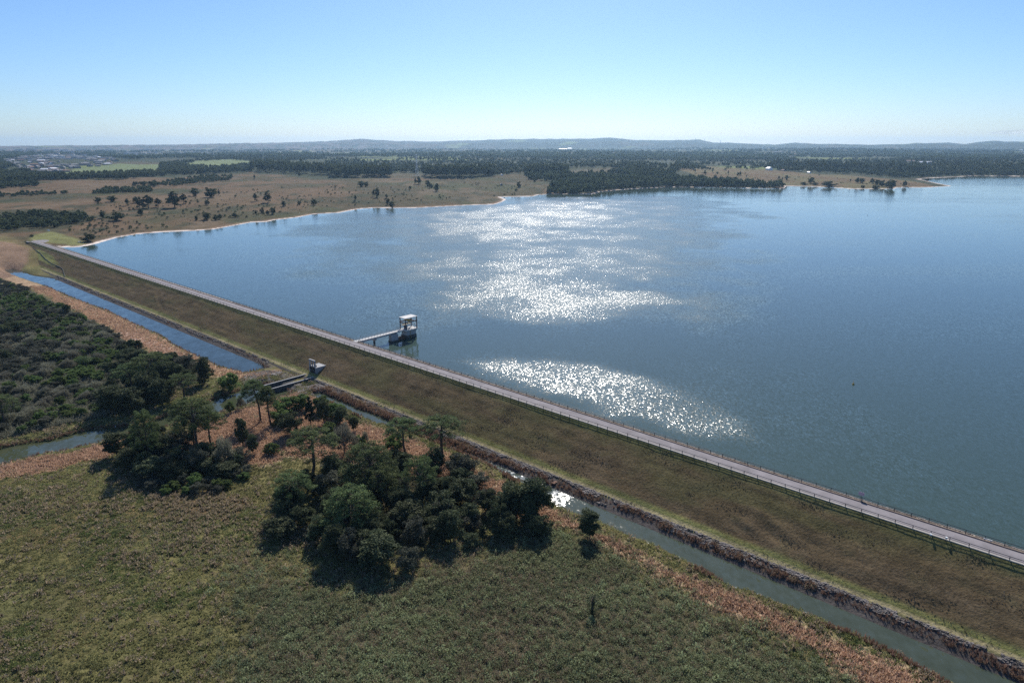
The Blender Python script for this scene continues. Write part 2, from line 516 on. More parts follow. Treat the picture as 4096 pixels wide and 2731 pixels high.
thicket = Pz([(-60,1105),(120,1170),(250,1235),(400,1315),(520,1388),(640,1440),(770,1450),(790,1520),(700,1560),(560,1620),(430,1660),(250,1700),(0,1755),(-200,1800)])
scrub = Pz([(1000,2250),(1300,2390),(1700,2250),(2200,2120),(2400,2170),(2700,2380),(3000,2530),(3450,2760),(3600,2950),(800,2950),(1050,2600)])
brownpatch = Pz([(600,1990),(850,1960),(1000,2010),(900,2080),(650,2090)])
field_1 = pxpoly([(205,706),(262,690),(330,672),(480,660),(640,664),(640,682),(480,692),(330,706)], 19)
field_2 = pxpoly([(730,662),(800,647),(920,640),(1010,650),(990,664),(880,674),(760,670)], 19)
past_l = pxpoly([(-400,1000),(-400,745),(0,738),(300,717),(700,724),(1000,696),(1300,716),(1700,714),(1950,712),(2060,694),(2130,702),(2215,726),(2300,760),(2215,800),(1500,900),(400,1010)], 14)
past_r = pxpoly([(2690,692),(2800,676),(3000,684),(3300,698),(3640,716),(3850,748),(3600,775),(3150,775),(3100,738),(2900,728)], 8)
darkband = pxpoly([(-100,935),(230,915),(380,875),(350,852),(150,850),(-100,865)], 8)
lawn = pxpoly([(110,952),(200,930),(300,945),(390,970),(370,985),(300,985),(250,965),(120,962)], 4)

def blend(c, col, w):
    return c + (np.array(col, np.float32) - c) * w[..., None]

def cover(x, y, z, A):
    s, t, r, dl = A['s'], A['t'], A['r'], A['dl']
    n1 = fbm(x / 22, y / 22, 41, 4); n2 = fbm(x / 70, y / 70, 47, 3); n3 = fbm(x / 6, y / 6, 53, 3)
    nb = fbm(x / 300, y / 300, 59, 3)
    c = np.empty(x.shape + (3,), np.float32)
    c[:] = (.17, .15, .062)
    c = blend(c, (.16, .105, .055), sstep(n1, -.1, .6) * .6)
    c = blend(c, (.07, .085, .035), sstep(n2, 0, .6) * .6)
    # far country
    lake_side = (t < 5) | (s < -60)
    fc = np.empty_like(c); fc[:] = (.050, .058, .032)
    fc = blend(fc, (.13, .10, .06), sstep(nb, .25, .6) * .6)
    fc = blend(fc, (.17, .20, .07), sstep(fbm(x / 420, y / 420, 61, 2), .42, .5))
    fc = blend(fc, (.20, .15, .13), sstep(r, 5500, 8000) * sstep(-A['az'], -.1, .3) * sstep(n2, -.4, .4) * .8)
    wob = n1 * 14 + n2 * 25
    big = sstep(-(sdf(past_l, x, y, 400) + wob), -10, 12)
    pc = np.empty_like(c); pc[:] = (.088, .070, .037)
    pc = blend(pc, (.070, .074, .033), sstep(n2 + nb * .6, -.1, .5) * .85)
    pc = blend(pc, (.155, .10, .058), sstep(fbm(x / 90, y / 160, 71, 3) + sstep(-x, 150, 480) * .55, .2, .6) * .8)
    pc = blend(pc, (.045, .052, .028), sstep(fbm(x / 30, y / 45, 73, 4), .08, .55) * .75)
    pc = blend(pc, (.17, .125, .08), sstep(fbm(x / 55, y / 110, 77, 3), .2, .6) * .6)
    fc = blend(fc, pc, big)
    pr = sstep(-(sdf(past_r, x, y, 300) + wob * .6), -8, 8)
    fc = blend(fc, blend(np.broadcast_to(np.array((.15, .125, .06), np.float32), c.shape).copy(), (.15, .095, .055), sstep(n2, -.2, .4) * .7), pr)
    for f, cc in ((field_1, (.16, .19, .085)), (field_2, (.17, .20, .09))):
        fc = blend(fc, cc, sstep(-(sdf(f, x, y, 300) + n2 * 12), -6, 6))
    fc = blend(fc, (.05, .055, .03), sstep(-(sdf(darkband, x, y, 60) + n3 * 6), -4, 6) * .8)
    fc = blend(fc, (.19, .19, .075), sstep(-(sdf(lawn, x, y, 40) + n3 * 3), -2, 4))
    # beach
    bw = 2.4 + 3.2 * sstep(fbm(x / 60, y / 60, 81, 2), -.5, .6)
    fc = blend(fc, (.30, .20, .14), sstep(-(np.abs(dl)), -14, -5) * .6)
    fc = blend(fc, (.74, .64, .56), sstep(-dl, -bw - 1, -bw + .5))
    m = sstep(-t, -20, 5)
    m = np.maximum(m, sstep(-s, 20, 120))
    m = np.where(r > 1250, 1.0, m)
    c = c * (1 - m[..., None]) + fc * m[..., None]
    # downstream zones
    q = 1 - m
    nz = n3 * 2.2 + n1 * 2.5
    for p, cc, k in ((scrub, (.11, .10, .06), .85), (thicket, (.15, .135, .11), .95), (brownpatch, (.17, .10, .06), .7),
                     (orange_a, (.44, .32, .205), .95), (orange_b, (.37, .255, .16), .95), (orange_c, (.34, .20, .12), .85), (palegreen, (.21, .21, .085), .9), (sandy, (.55, .40, .33), .8), (abut, (.24, .155, .105), .9)):
        sf = 12.0 if p is scrub else 2.2
        c = blend(c, cc, sstep(-(sdf(p, x, y, 40) + nz), -sf, sf) * k * q)
    # path beside the thicket
    # rocky bank between toe and water
    rb = sstep(t, 20.5, 22.5) * sstep(-t, -31, -25) * (s > 20) * np.maximum(sstep(-A['ds'], -6, -1), sstep(-A['dc'], -6, -1)) * q
    c = blend(c, (.105, .09, .082), rb * .95)
    bank = np.maximum(np.maximum(sstep(-A['ds'], -1.6, -.2), sstep(-A['dk'], -2.0, -.3)), sstep(-A['dc'], -1.6, -.2)) * q
    c = blend(c, (.055, .045, .035), bank * .8)
    # rocky outlet pool
    rp = sstep(-(np.hypot((s - 522) / 1.6, (t - 36)) + n3 * 1.5), -11, -8) * (A['dk'] > .3) * q
    c = blend(c, (.10, .098, .10), rp * .9)
    c = c * (1 + .22 * n3[..., None])
    return np.clip(c, .01, 1)

def grid_quads(nr, nc):
    i = np.arange((nr - 1) * (nc - 1), dtype=np.int32)
    a = (i // (nc - 1)) * nc + i % (nc - 1)
    return np.stack([a, a + 1, a + nc + 1, a + nc], -1)

# ------------------------------------------------------------------ ground sheet (denser near, coarser far)
rr = [45.0]
while rr[-1] < 16000:
    r0 = rr[-1]
    rr.append(r0 + max(min(.55 + max(r0 - 130, 0) ** 2 * 9e-6, r0 * .0065), .55) if r0 > 105 else r0 + 4)
rr = np.array(rr, np.float32)
aa = np.radians(np.arange(-54, 54.01, .11)).astype(np.float32)
R, A_ = np.meshgrid(rr, aa, indexing='ij')
gx, gy = (R * np.sin(A_)).ravel(), (R * np.cos(A_)).ravel()
gz, aux = terrain(gx, gy, True)
gc = cover(gx, gy, gz, aux)
# meadow relief
rough_m = sstep(aux['t'], 26, 34) * (aux['r'] < 420) * np.where(np.minimum(np.minimum(aux['dc'], aux['dk']), aux['ds']) > 1.0, 1, 0)
gz = gz + rough_m * (fbm(gx / 2.2, gy / 2.2, 91, 2) * .28)
me = mk_mesh('ground', np.c_[gx, gy, gz], [grid_quads(len(rr), len(aa))], M['ground'], attrs={'Col': gc}, smooth=True)
tag(link('ground', me), 'ground of brown pasture, meadow, scrub and far wooded hills', 'ground', kind='structure')
print('ground', len(gx))
del R, A_, gx, gy, gz, gc, aux, rough_m

# ------------------------------------------------------------------ embankment
ss = np.concatenate([np.arange(-24, 860, .9), np.arange(862, 1500, 6)])
tt = np.concatenate([np.arange(-34, -7, 1.5), [-6.7, -6.3, -5.3, -4, -2, 0, .3, .62, .8], np.arange(1.2, 22, .55), [22.2, 22.8, 23.6, 25, 26.2, 27]])
S_, T_ = np.meshgrid(ss, tt, indexing='ij')
S_, T_ = S_.ravel(), T_.ravel()
ez = np.where(T_ > .8, 4.75 - (T_ - .8) * (10.75 / 20.5), 4.9)
ez = np.where(T_ < -6.3, 4.9 + (T_ + 6.3) * .48, ez)
ez = np.where(T_ > 21.3, -6.0 - (T_ - 21.3) * .36, ez)
p = W(S_, T_)
slope = (T_ > 1.0) & (T_ < 22)
edge = sstep(T_, .8, 3.5) * sstep(-T_, -22, -19)
ez = ez + slope * edge * (fbm(p[:, 0] / 7, p[:, 1] / 7, 101, 4) * .22 + vnoise(S_ / 14, T_ / 1.7, 103) * .12 + vnoise(S_ / 1.5, T_ / 1.5, 107) * .07)
for s0, t0, ln, am in ((742, 14, 5, .3), (748, 11, 6, .3), (752, 15, 5, -.3), (745, 17, 5, -.35), (757, 9, 6, .3), (760, 13, 5, -.3), (330, 12, 12, .5), (338, 13.5, 10, -.45)):
    tt0 = T_ - t0 - .25 * (S_ - s0)
    ez = ez + am * np.exp(-((S_ - s0) / ln) ** 2 - (tt0 / 1.1) ** 2) * slope * edge
ups = T_ < -7
ez = ez + ups * (vnoise(S_ / .9, T_ / .9, 109) * .3 + .12)
n1 = fbm(S_ / 30, T_ / 7, 111, 4); n2 = fbm(S_ / 5, T_ / 2, 113, 3)
ec = np.empty((len(S_), 3), np.float32); ec[:] = (.150, .108, .058)
ec = blend(ec, (.12, .112, .046), sstep(n1, 0, .6) * .6)
ec = blend(ec, (.19, .135, .08), sstep(-n1, .1, .6) * .5)
mow = fbm(S_ / 40, T_ / .9, 117, 3)
ec = blend(ec, (.10, .092, .042), sstep(n2, .2, .7) * .35)
ec = blend(ec, (.11, .13, .045), sstep(-T_, -5, -1.2) * .6)
ec = blend(ec, (.25, .25, .085), sstep(T_, 18.4, 20.0) * .85)
ec = blend(ec, (.44, .36, .19), sstep(T_, 20.4, 21.0) * sstep(-T_, -22.4, -21.8) * .9)
ec = blend(ec, (.11, .095, .085), sstep(T_, 22.0, 22.6))
ec = blend(ec, (.30, .31, .09), sstep(-(np.hypot((S_ - 70) / 60, (T_ - 11 - (S_ - 70) * .06) / 5) + n1 * .35), -1.0, -.5) * .7)
ec = blend(ec, (.26, .23, .21), (T_ < -6.2).astype(np.float32))
ec = blend(ec, (.33, .27, .2), ((T_ >= -6.8) & (T_ < -5.1)).astype(np.float32))
ec = np.clip(ec * .88 * (1 + .14 * n2[:, None] + .16 * mow[:, None]), .01, 1)
me = mk_mesh('embankment', np.c_[p, ez], [grid_quads(len(ss), len(tt))[:, ::-1]], M['emb'], attrs={'Col': ec}, smooth=True)
tag(link('embankment', me), 'long straight grass covered earth embankment of the dam', 'embankment', kind='structure')

def strip(name, m, s0, s1, t0, t1, z0, z1, ds=12.0, label=None):
    """long box along the crest with bevelled top edges, cut in lengths"""
    k = max(2, int((s1 - s0) / ds) + 1)
    sv = np.linspace(s0, s1, k)
    prof = [(t0, z0), (t0, z1 - .03), (t0 + .03, z1), (t1 - .03, z1), (t1, z1 - .03), (t1, z0)]
    V = []
    for s in sv:
        for t, z in prof:
            q = W(s, t); V.append((q[0], q[1], z))
    n = len(prof)
    Q = [(i * n + j, (i + 1) * n + j, (i + 1) * n + j + 1, i * n + j + 1) for i in range(k - 1) for j in range(n - 1)]
    me = mk_mesh(name, V, [np.array(Q)], m)
    return tag(link(name, me), label, kind='structure')

strip('road', M['asphalt'], -12, 1495, -5.05, .08, 4.5, 5.0, label='narrow grey paved service road along the dam crest')
strip('kerb', M['kerb'], -4, 1495, .085, .62, 4.3, 5.13, label='pale concrete kerb on the downstream edge of the crest road')
strip('kerb', M['conc_brown'], 14, 528.6, -5.5, -5.06, 4.5, 5.2, label='weathered low kerb on the lake edge of the crest road, far from the viewer')
strip('kerb', M['conc_brown'], 533.4, 1495, -5.5, -5.06, 4.5, 5.2, label='weathered low kerb on the lake edge of the crest road, nearer part')
# turning area at the far end of the road
ang = np.linspace(0, 2 * math.pi, 40, endpoint=False)
rt = 9 * (1 + .12 * np.sin(ang * 3 + 1))
tp = np.c_[-8 + rt * 1.5 * np.cos(ang), -6 + rt * np.sin(ang)]
w2 = W(tp[:, 0], tp[:, 1]); zt = terrain(w2[:, 0], w2[:, 1])
Vt = np.vstack([np.c_[w2, np.maximum(zt, 4.6) + .12], [[*W(-8, -6), 5.1]]])
me = mk_mesh('road', Vt, [np.array([(i, (i + 1) % 40, 40) for i in range(40)])], M['asphalt'])
tag(link('road', me), 'grey turning area at the far end of the crest road', kind='structure')

def guard_rail(name, label, t, segs):
    root = thing(name, label, 'guard rail', (*W(700, t), 5.0), ROTZ)
    inv = lambda s: s - 700
    b = MB()
    for s0, s1 in segs:
        for z in (.95, .5):
            b.tube([(inv(s0), 0, z), (inv(s1), 0, z)], .075 if z > .9 else .045, 6)
    b.build('rail_beam', M['rail'], root)
    pm = MB().box(-.075, .075, -.075, .075, -.5, .98).mesh('post', M['rail'])
    ps = [s for s0, s1 in segs for s in np.arange(s0, s1 + .01, 4.1)]
    order = sorted(ps, key=lambda s: float(np.hypot(*W(s, t))) if s < 815 else 1e6)
    for s in order[:100]:
        link('post', pm, root, loc=(inv(s), 0, 0))
    rest = MB()
    for s in order[100:]:
        rest.box(inv(s) - .075, inv(s) + .075, -.075, .075, -.5, .98)
    tag(rest.build('post', M['rail'], root), kind='stuff')
guard_rail('guard_rail', 'dark steel guard rail on the grass slope side of the dam road', .36, [(2, 1090)])
guard_rail('guard_rail', 'dark steel guard rail on the lake side of the dam road', -6.25, [(34, 529.2), (533.2, 1090)])

# ------------------------------------------------------------------ lake and channels
def water_sheet(name, label, poly, z, m, step, grow, extra=None):
    x0, y0 = poly.min(0) - 3; x1, y1 = poly.max(0) + 3
    nx, ny = int((x1 - x0) / step) + 2, int((y1 - y0) / step) + 2
    X, Y = np.meshgrid(np.linspace(x0, x1, nx), np.linspace(y0, y1, ny), indexing='ij')
    x, y = X.ravel(), Y.ravel()
    d = sdf(poly, x, y)
    q = grid_quads(nx, ny)[:, ::-1]
    q = q[(d[q] < grow).any(1)]
    used = np.unique(q); remap = np.full(len(x), -1, np.int32); remap[used] = np.arange(len(used))
    at_ = {k: f(x[used], y[used], d[used]) for k, f in (extra or {}).items()}
    me = mk_mesh(name, np.c_[x, y, np.full(len(x), z)][used], [remap[q]], m, attrs=at_, smooth=True)
    return tag(link(name, me), label, 'water', kind='structure')

water_sheet('channel', 'still blue channel along the dam toe at left', chan_poly, WL_CH, M['channel'], 2.0, 2.5)
water_sheet('creek', 'greenish creek leaving the outlet basin', creek_poly, WL_CR, M['creek'], 2.0, 2.5)
s_foam0 = ST(*strm_poly[11])[0]
def foam_glint_f(x, y, d):
    s, t = ST(x, y)
    wv = float(ST(*at(2205, 1952, WL_ST))[0])
    f = sstep(s, wv + .5, wv + 2.5) * sstep(-s, -wv - 19, -wv - 5) * .52
    g = sstep(s, wv - 75, wv - 45) * sstep(-s, -wv, -wv + 3) * .40  # sun sparkle above the weir, put into the colour as white specks
    b = sstep(d, -1.2, -.1) * sstep(s, wv, wv + 60) * .42
    return np.maximum(np.maximum(f, g), b)
water_sheet('stream', 'shallow stream running along the dam toe with white water below its weir', strm_poly, WL_ST, M['stream'], 1.2, 2.5, {'foam': foam_glint_f})

# lake: sheet in rings, with the wind's reach over it
lr = [150.0]
while lr[-1] < 6500: lr.append(lr[-1] * 1.012)
lr = np.array(lr); la = np.radians(np.arange(-60, 75, .35))
R, A_ = np.meshgrid(lr, la, indexing='ij')
x, y = (R * np.sin(A_)).ravel(), (R * np.cos(A_)).ravel()
d = sdf(lake_poly, x, y); s, t = ST(x, y)
ok = (d < 13) & (t < -1.5)
q = grid_quads(len(lr), len(la)); q = q[ok[q].all(1)]
used = np.unique(q); remap = np.full(len(x), -1, np.int32); remap[used] = np.arange(len(used))
x, y, d = x[used], y[used], d[used]
def gust(pts, soft):
    pl = pxpoly(pts, 0)
    cx, cy = x, y
    wob = fbm(cx / 60, cy / 60, 131, 3) * soft * .9 + fbm(cx / 16, cy / 16, 133, 3) * soft * .35
    return sstep(-(sdf(pl, cx, cy) + wob), -soft, soft)
wind = .07 + .07 * sstep(fbm(x / 260, y / 90, 121, 4), -.3, .7) + .035 * fbm(x / 40, y / 20, 125, 3)
g0 = gust([(1250,900),(1500,840),(2100,795),(2700,790),(2950,850),(2900,1000),(2950,1180),(2800,1290),(2300,1330),(1750,1270),(1480,1150),(1350,1000)], 90)
g1 = gust([(1560,880),(1750,840),(2150,805),(2300,790),(2500,800),(2560,870),(2430,950),(2250,985),(2000,995),(1750,970),(1600,930)], 80)
g2 = gust([(1540,1060),(1800,1015),(2100,1030),(2450,1060),(2300,1120),(2650,1150),(2800,1200),(2600,1260),(2350,1300),(2050,1295),(1750,1250),(1640,1180),(1720,1120)], 26)
g3 = gust([(1770,1432),(2100,1424),(2420,1445),(2650,1510),(2800,1580),(3000,1690),(3100,1790),(2850,1750),(2500,1660),(2150,1570),(1900,1500)], 11)
g4 = gust([(2400,1420),(2900,1430),(3400,1560),(3900,1750),(4000,2100),(3600,1980),(3000,1720)], 26)
g5 = gust([(1750,1425),(2300,1415),(2800,1500),(3300,1640),(3800,1850),(4100,2050),(4100,2180),(3500,1960),(2900,1760),(2400,1620),(2000,1510)], 34)
tex = .72 + .28 * sstep(fbm(x / 26, y / 26, 141, 4), -.35, .35)
wind = np.maximum(wind, np.maximum(np.maximum(g0 * .58, g1 * .78), np.maximum(np.maximum(g2 * .70, g3 * .62), np.maximum(g4 * .26, g5 * .40))) * tex)
wind = wind * (.8 + .2 * sstep(-d, 0, 25))
me = mk_mesh('lake', np.c_[x, y, np.full(len(x), .04)], [remap[q]], M['lake'], attrs={'wind': wind}, smooth=True)
tag(link('lake', me), 'wide blue reservoir lake with sun glitter', 'water', kind='structure')

# ------------------------------------------------------------------ intake tower and its footbridge (local x along the dam, y out into the lake)
def dam_root(name, label, cat, s, t, z=0.0):
    return thing(name, label, cat, (*W(s, t), z), ROTZ)
tw = dam_root('intake_tower', 'concrete intake tower with open roofed frame standing in the lake', 'tower', 531.0, -40.0)
b = MB(); b.box(-2.0, 2.3, -3.2, 3.2, 1.75, 4.45); b.frustum((-1.6, 1.9, 3.2, 3.4), (-2.0, 2.3, 3.2, 4.1), 3.0, 4.45)
b.build('tower_shaft', M['conc'], tw)
MB().box(-2.25, 2.5, -3.4, 3.4, -7, 1.75).build('wet_base', M['conc_dark'], tw)
MB().box(-2.6, 2.8, -4.3, 4.3, 4.452, 4.95).build('deck_slab', M['conc_pale'], tw)
for x0 in (-2.35, 2.2):
    for y0 in (-3.9, 3.55):
        sy = -1 if y0 < 0 else 1
        MB().box(x0, x0 + .38, y0, y0 + .38, 4.952, 11.15).box(x0 + .05, x0 + .33, y0 + (-.28 if sy < 0 else .382), y0 + (-.002 if sy < 0 else .66), 8.5, 9.1).build('column', M['conc_brown'], tw)
for x0 in (-2.3, 2.25):
    MB().box(x0, x0 + .28, -3.518, 3.548, 8.7, 9.15).build('crane_beam', M['conc_brown'], tw)
for y0 in (-3.8, 3.6):
    MB().box(-1.968, 2.198, y0, y0 + .25, 8.3, 8.7).build('tie_beam', M['rust'], tw)
MB().box(-2.55, 2.78, -4.1, 4.1, 11.152, 11.42).build('roof_slab', M['conc_pale'], tw)
b = MB(); b.box(-2.0, 2.2, -1.2, -.8, 9.16, 9.7); b.box(-2.0, 2.2, .2, .6, 9.16, 9.7); b.box(-.9, .5, -.78, .18, 9.3, 9.9)
cr = b.build('travelling_crane', M['yellow'], tw)
MB().tube([(-.2, -.3, 9.28), (-.2, -.3, 7.6)], .05).box(-.32, -.08, -.42, -.18, 7.3, 7.6).build('hook', M['rail'], cr)
b = MB()
for z in (7.2, 7.75): b.tube([(-2.1, -2.9, z), (-2.1, 3.2, z)], .05); b.tube([(2.35, 1.0, z), (2.35, 3.4, z)], .05)
for y0 in np.arange(-2.9, 3.3, .75): b.tube([(-2.1, y0, 6.9), (-2.1, y0, 8.68)], .035)
b.box(-2.3, -1.6, -2.9, 3.2, 6.75, 6.88)
b.build('upper_walkway', M['yellow'], tw)
b = MB(); b.box(-.3, 1.1, -2.9, -1.7, 4.952, 6.9); b.box(-.1, .9, -2.7, -1.9, 6.902, 7.2)
cab = b.build('hoist_cabinet', M['machine'], tw)
b = MB(); b.tube([(1.5, -2.2, 4.952), (1.5, -2.2, 6.6)], .22, 8); b.tube([(1.5, -2.2, 6.5), (2.0, -1.6, 6.9)], .1, 6); b.box(1.2, 1.8, -1.0, -.2, 4.952, 5.6)
b.build('hoist_motor', M['conc'], tw)
b = MB()
for z in (5.5, 6.0):
    b.tube([(-2.5, -3.4, z), (-2.5, 4.2, z), (2.7, 4.2, z), (2.7, -4.2, z), (1.3, -4.2, z)], .045)
for x0, y0 in [(-2.5, v) for v in (-1.5, 0, 1.5, 3)] + [(2.7, v) for v in (-4.2, -2, 0, 2, 4.2)] + [(0, 4.2)]:
    b.tube([(x0, y0, 4.952), (x0, y0, 6.0)], .04)
b.build('railing', M['conc'], tw)
b = MB(); b.tube([(2.58, -1.0, -2), (2.58, -1.0, 4.44)], .05); b.tube([(2.58, -.55, -2), (2.58, -.55, 4.44)], .05)
for z in np.arange(-1.8, 4.4, .4): b.tube([(2.58, -1.0, z), (2.58, -.55, z)], .03)
b.build('ladder', M['yellow'], tw)
MB().tube([(2.42, 3.0, 6.4), (2.42, 3.0, 7.3)], .34, 10).build('lamp_drum', M['white'], tw)

br = dam_root('footbridge', 'pale concrete footbridge running from the crest road to the intake tower', 'bridge', 531.1, -5.5)
# local y from 0 (road) to 31 (tower)
MB().box(-1.25, 1.25, -.1, 30.1, 4.75, 5.02).build('deck', M['conc_pale'], br)
b = MB(); b.box(-.95, -.6, 1.0, 22.8, 3.9, 4.748); b.box(.6, .95, 1.0, 22.8, 3.9, 4.748); b.box(-.95, .95, 23.0, 30, 4.3, 4.748)
b.build('girder', M['conc'], br)
b = MB(); b.frustum((-.9, .9, 11.2, 12.4), (-1.5, 1.5, 11.0, 12.6), 3.1, 3.898); pier = b.build('pier', M['conc'], br)
MB().tube([(0, 11.8, -8), (0, 11.8, 3.098)], .55, 12).build('pier_column', M['conc_dark'], pier)
ab = MB().box(-2.6, 2.6, .5, 1.0, 2.2, 4.748).build('abutment', M['conc_dark'], br)
b = MB(); b.box(-1.35, 1.35, 22.0, 26.2, .6, 3.898); wp = b.build('wall_pier', M['conc'], br)
MB().box(-1.5, 1.5, 21.85, 26.35, -8, .6).build('wet_base', M['conc_dark'], wp)
MB().box(-.75, .75, 26.4, 30.95, -2, 1.5).build('breast_wall', M['rust'], br)
for x0 in (-1.18, 1.18):
    b = MB()
    for z in (5.5, 6.05): b.tube([(x0, 0, z), (x0, 30.0, z)], .05)
    for y0 in np.arange(0, 30.1, 1.875): b.tube([(x0, y0, 5.02), (x0, y0, 6.05)], .045)
    b.build('railing', M['conc'], br)
b = MB()
for y0 in (4.5, 21.0): b.tube([(-1.18, y0, 6.05), (-1.18, y0, 7.0)], .07)
b.build('lamp_post', M['rail'], br)

# ------------------------------------------------------------------ outlet gate house and chute
gh = dam_root('outlet_gate', 'concrete outlet gate structure with dark sluice gate at the dam toe', 'sluice gate', 531.6, 19.5)
# local y points upstream: structure runs from y=0 (front) back to y=9 into the slope
b = MB(); b.box(-2.9, -2.3, 0, 8.5, -10, -2.0); b.build('side_wall', M['conc'], gh)
b = MB(); b.box(2.3, 2.9, 0, 8.5, -10, -2.0); b.build('side_wall', M['conc'], gh)
MB().box(-2.298, 2.298, .6, 7.0, -2.45, -2.05).build('top_deck', M['conc'], gh)
b = MB()
for x0 in (-2.7, 1.6): b.box(x0, x0 + .55, .05, .6, -1.998, .9)
b.box(-2.75, 2.2, 0.02, .62, .902, 1.35); b.box(-.4, .05, .1, .5, -2.0, .9)
b.build('hoist_gantry', M['conc'], gh)
g = MB(); g.box(-2.296, 2.296, .15, .5, -9.5, -2.46)
gate_o = g.build('sluice_gate', M['gate'], gh)
b = MB()
for z in np.arange(-9, -2.6, .8): b.box(-2.2, 2.2, -.02, .148, z, z + .18)
b.build('gate_rib', M['rail'], gate_o)
b = MB(); b.tube([(.2, .9, -2.05), (.2, .9, -1.0)], .2, 8); b.box(.9, 1.5, .9, 1.5, -2.05, -1.3); b.build('hoist_motor', M['rust'], gh)
ch = dam_root('outlet_chute', 'open concrete chute with two long dark walls below the outlet gate', 'channel', 531.6, 20.0)
for x0 in (-3.6, 3.0):
    b = MB(); b.box(x0, x0 + .5, -23.5, -.55, -11, -6.05); wl = b.build('chute_wall', M['conc_dark'], ch)
    MB().box(x0 - .06, x0 + .56, -23.56, -.6, -6.048, -5.92).build('coping', M['conc'], wl)
MB().box(-3.08, 2.98, -23.3, -.6, -11, -9.35).build('chute_floor', M['conc_dark'], ch)
MB().box(-2.98, 2.98, -3.0, -2.6, -9.3, -6.6).box(-3.05, 2.95, -.9, -.58, -9.3, -6.1).build('baffle', M['conc'], ch)

# weir in the stream
wv = at(2204, 1950, WL_ST)
we = thing('weir', 'low brown timber and concrete weir across the stream above the white water', 'weir', (*wv, WL_ST), ROTZ)
MB().box(-.5, .1, -7.5, 2.0, -1.6, .32).build('weir_sill', M['conc_brown'], we)
MB().box(-.75, .35, 1.2, 3.6, -1.6, 1.1).build('wing_wall', M['rust'], we)

# drain gutter down the far slope
gp = np.array([(129,992),(145,1002),(161,1013),(183,1037),(208,1055),(240,1069),(251,1077),(255,1090),(259,1106)], float)
def slope_hit(u, v):
    z = 0.0
    for _ in range(40):
        q = at(u, v, z); s, t = ST(*q)
        e = 4.75 - (t - .8) * (10.75 / 20.5) if t > .8 else 4.9
        z = .6 * z + .4 * max(min(e, 4.9), float(terrain(np.array([q[0]]), np.array([q[1]]))[0]))
    return (*at(u, v, z), z)
gpts = [slope_hit(*g) for g in gp]
b = MB()
for a_, c_ in zip(gpts[:-1], gpts[1:]):
    b.tube([(a_[0], a_[1], a_[2] + .12), (c_[0], c_[1], c_[2] + .12)], .26, 6)
tag(b.build('drain_gutter', M['conc_dark']), 'dark winding drain gutter down the yellowish end of the dam slope', 'drain')

# sign, bench, marker posts
def upright(name, label, cat, u, v, z, rz=ROTZ, group=None):
    return thing(name, label, cat, (*at(u, v, z), z), rz, group)
sg = dam_root('notice_sign', 'small pinkish notice board on a post beside the lake side rail', 'sign', float(ST(*at(3441, 1999, 5))[0]), -6.6, 5.0)
MB().tube([(0, 0, -.4), (0, 0, 2.1)], .06).build('post', M['rail'], sg)
MB().box(-.75, .75, -.09, -.062, 1.3, 2.3).build('sign_panel', flat_mat('faded_sign_paint', (.5, .36, .42), .6, .1, 2), sg)
bn = dam_root('bench', 'pale concrete bench on the verge beside the lake side rail', 'bench', float(ST(*at(3950, 2164, 5))[0]), -5.85, 4.95)
MB().box(-.95, .95, -.22, .22, .38, .5).build('seat', M['conc_pale'], bn)
for x0 in (-.75, .55): MB().box(x0, x0 + .2, -.18, .18, -.1, .379).build('leg', M['conc'], bn)
for (u, v), lb in (((3721, 2150), 'white topped marker post on the grass slope, farther from the right edge'), ((3783, 2163), 'white topped marker post on the grass slope, nearer the right edge')):
    q = slope_hit(u, v)
    mp_ = thing('marker_post', lb, 'marker post', q, ROTZ, 'marker posts on the dam slope')
    MB().tube([(0, 0, -.3), (0, 0, .75)], .07).build('post', M['wood'], mp_)
    MB().box(-.22, .22, -.22, .22, .752, 1.15).build('cap', M['white'], mp_)
for (u, v), nm, lb, m_ in (((3470, 862), 'buoy', 'tiny white buoy far out on the lake', 'white'), ((3413, 1538), 'buoy', 'small yellow buoy on the near dark water', 'yellow')):
    q = at(u, v, 0)
    bo = thing(nm, lb, 'buoy', (*q, 0))
    MB().tube([(0, 0, -.5), (0, 0, -.2), (0, 0, .25), (0, 0, .6), (0, 0, .75)], [.25, .5, .5, .25, .1], 12).build('float', M[m_], bo, smooth=True)
    MB().tube([(0, 0, .75), (0, 0, 1.3)], .05).box(-.12, .12, -.12, .12, 1.3, 1.5).build('topmark', M[m_], bo)
q = hit(196, 929)[0]
bd = thing('notice_sign', 'small white sign on the lawn at the far end of the dam', 'sign', q)
MB().tube([(-.8, 0, -.3), (-.8, 0, 1.2)], .07).tube([(.8, 0, -.3), (.8, 0, 1.2)], .07).build('post', M['wood'], bd)
MB().box(-1.2, 1.2, -.06, .06, 1.202, 2.9).build('sign_panel', M['white'], bd)
q = hit(318, 969)[0]
pt = thing('picnic_table', 'white picnic table in the shade of the big lakeside tree', 'table', q)
MB().box(-1.3, 1.3, -.5, .5, .72, .85).build('tabletop', M['white'], pt)
for y0 in (-1.05, .75): MB().box(-1.3, 1.3, y0, y0 + .3, .4, .5).build('seat', M['white'], pt)
for x0 in (-1.0, .8): MB().box(x0, x0 + .2, -.9, .9, -.1, .399).box(x0, x0 + .2, -.2, .2, .4, .719).build('leg', M['white'], pt)

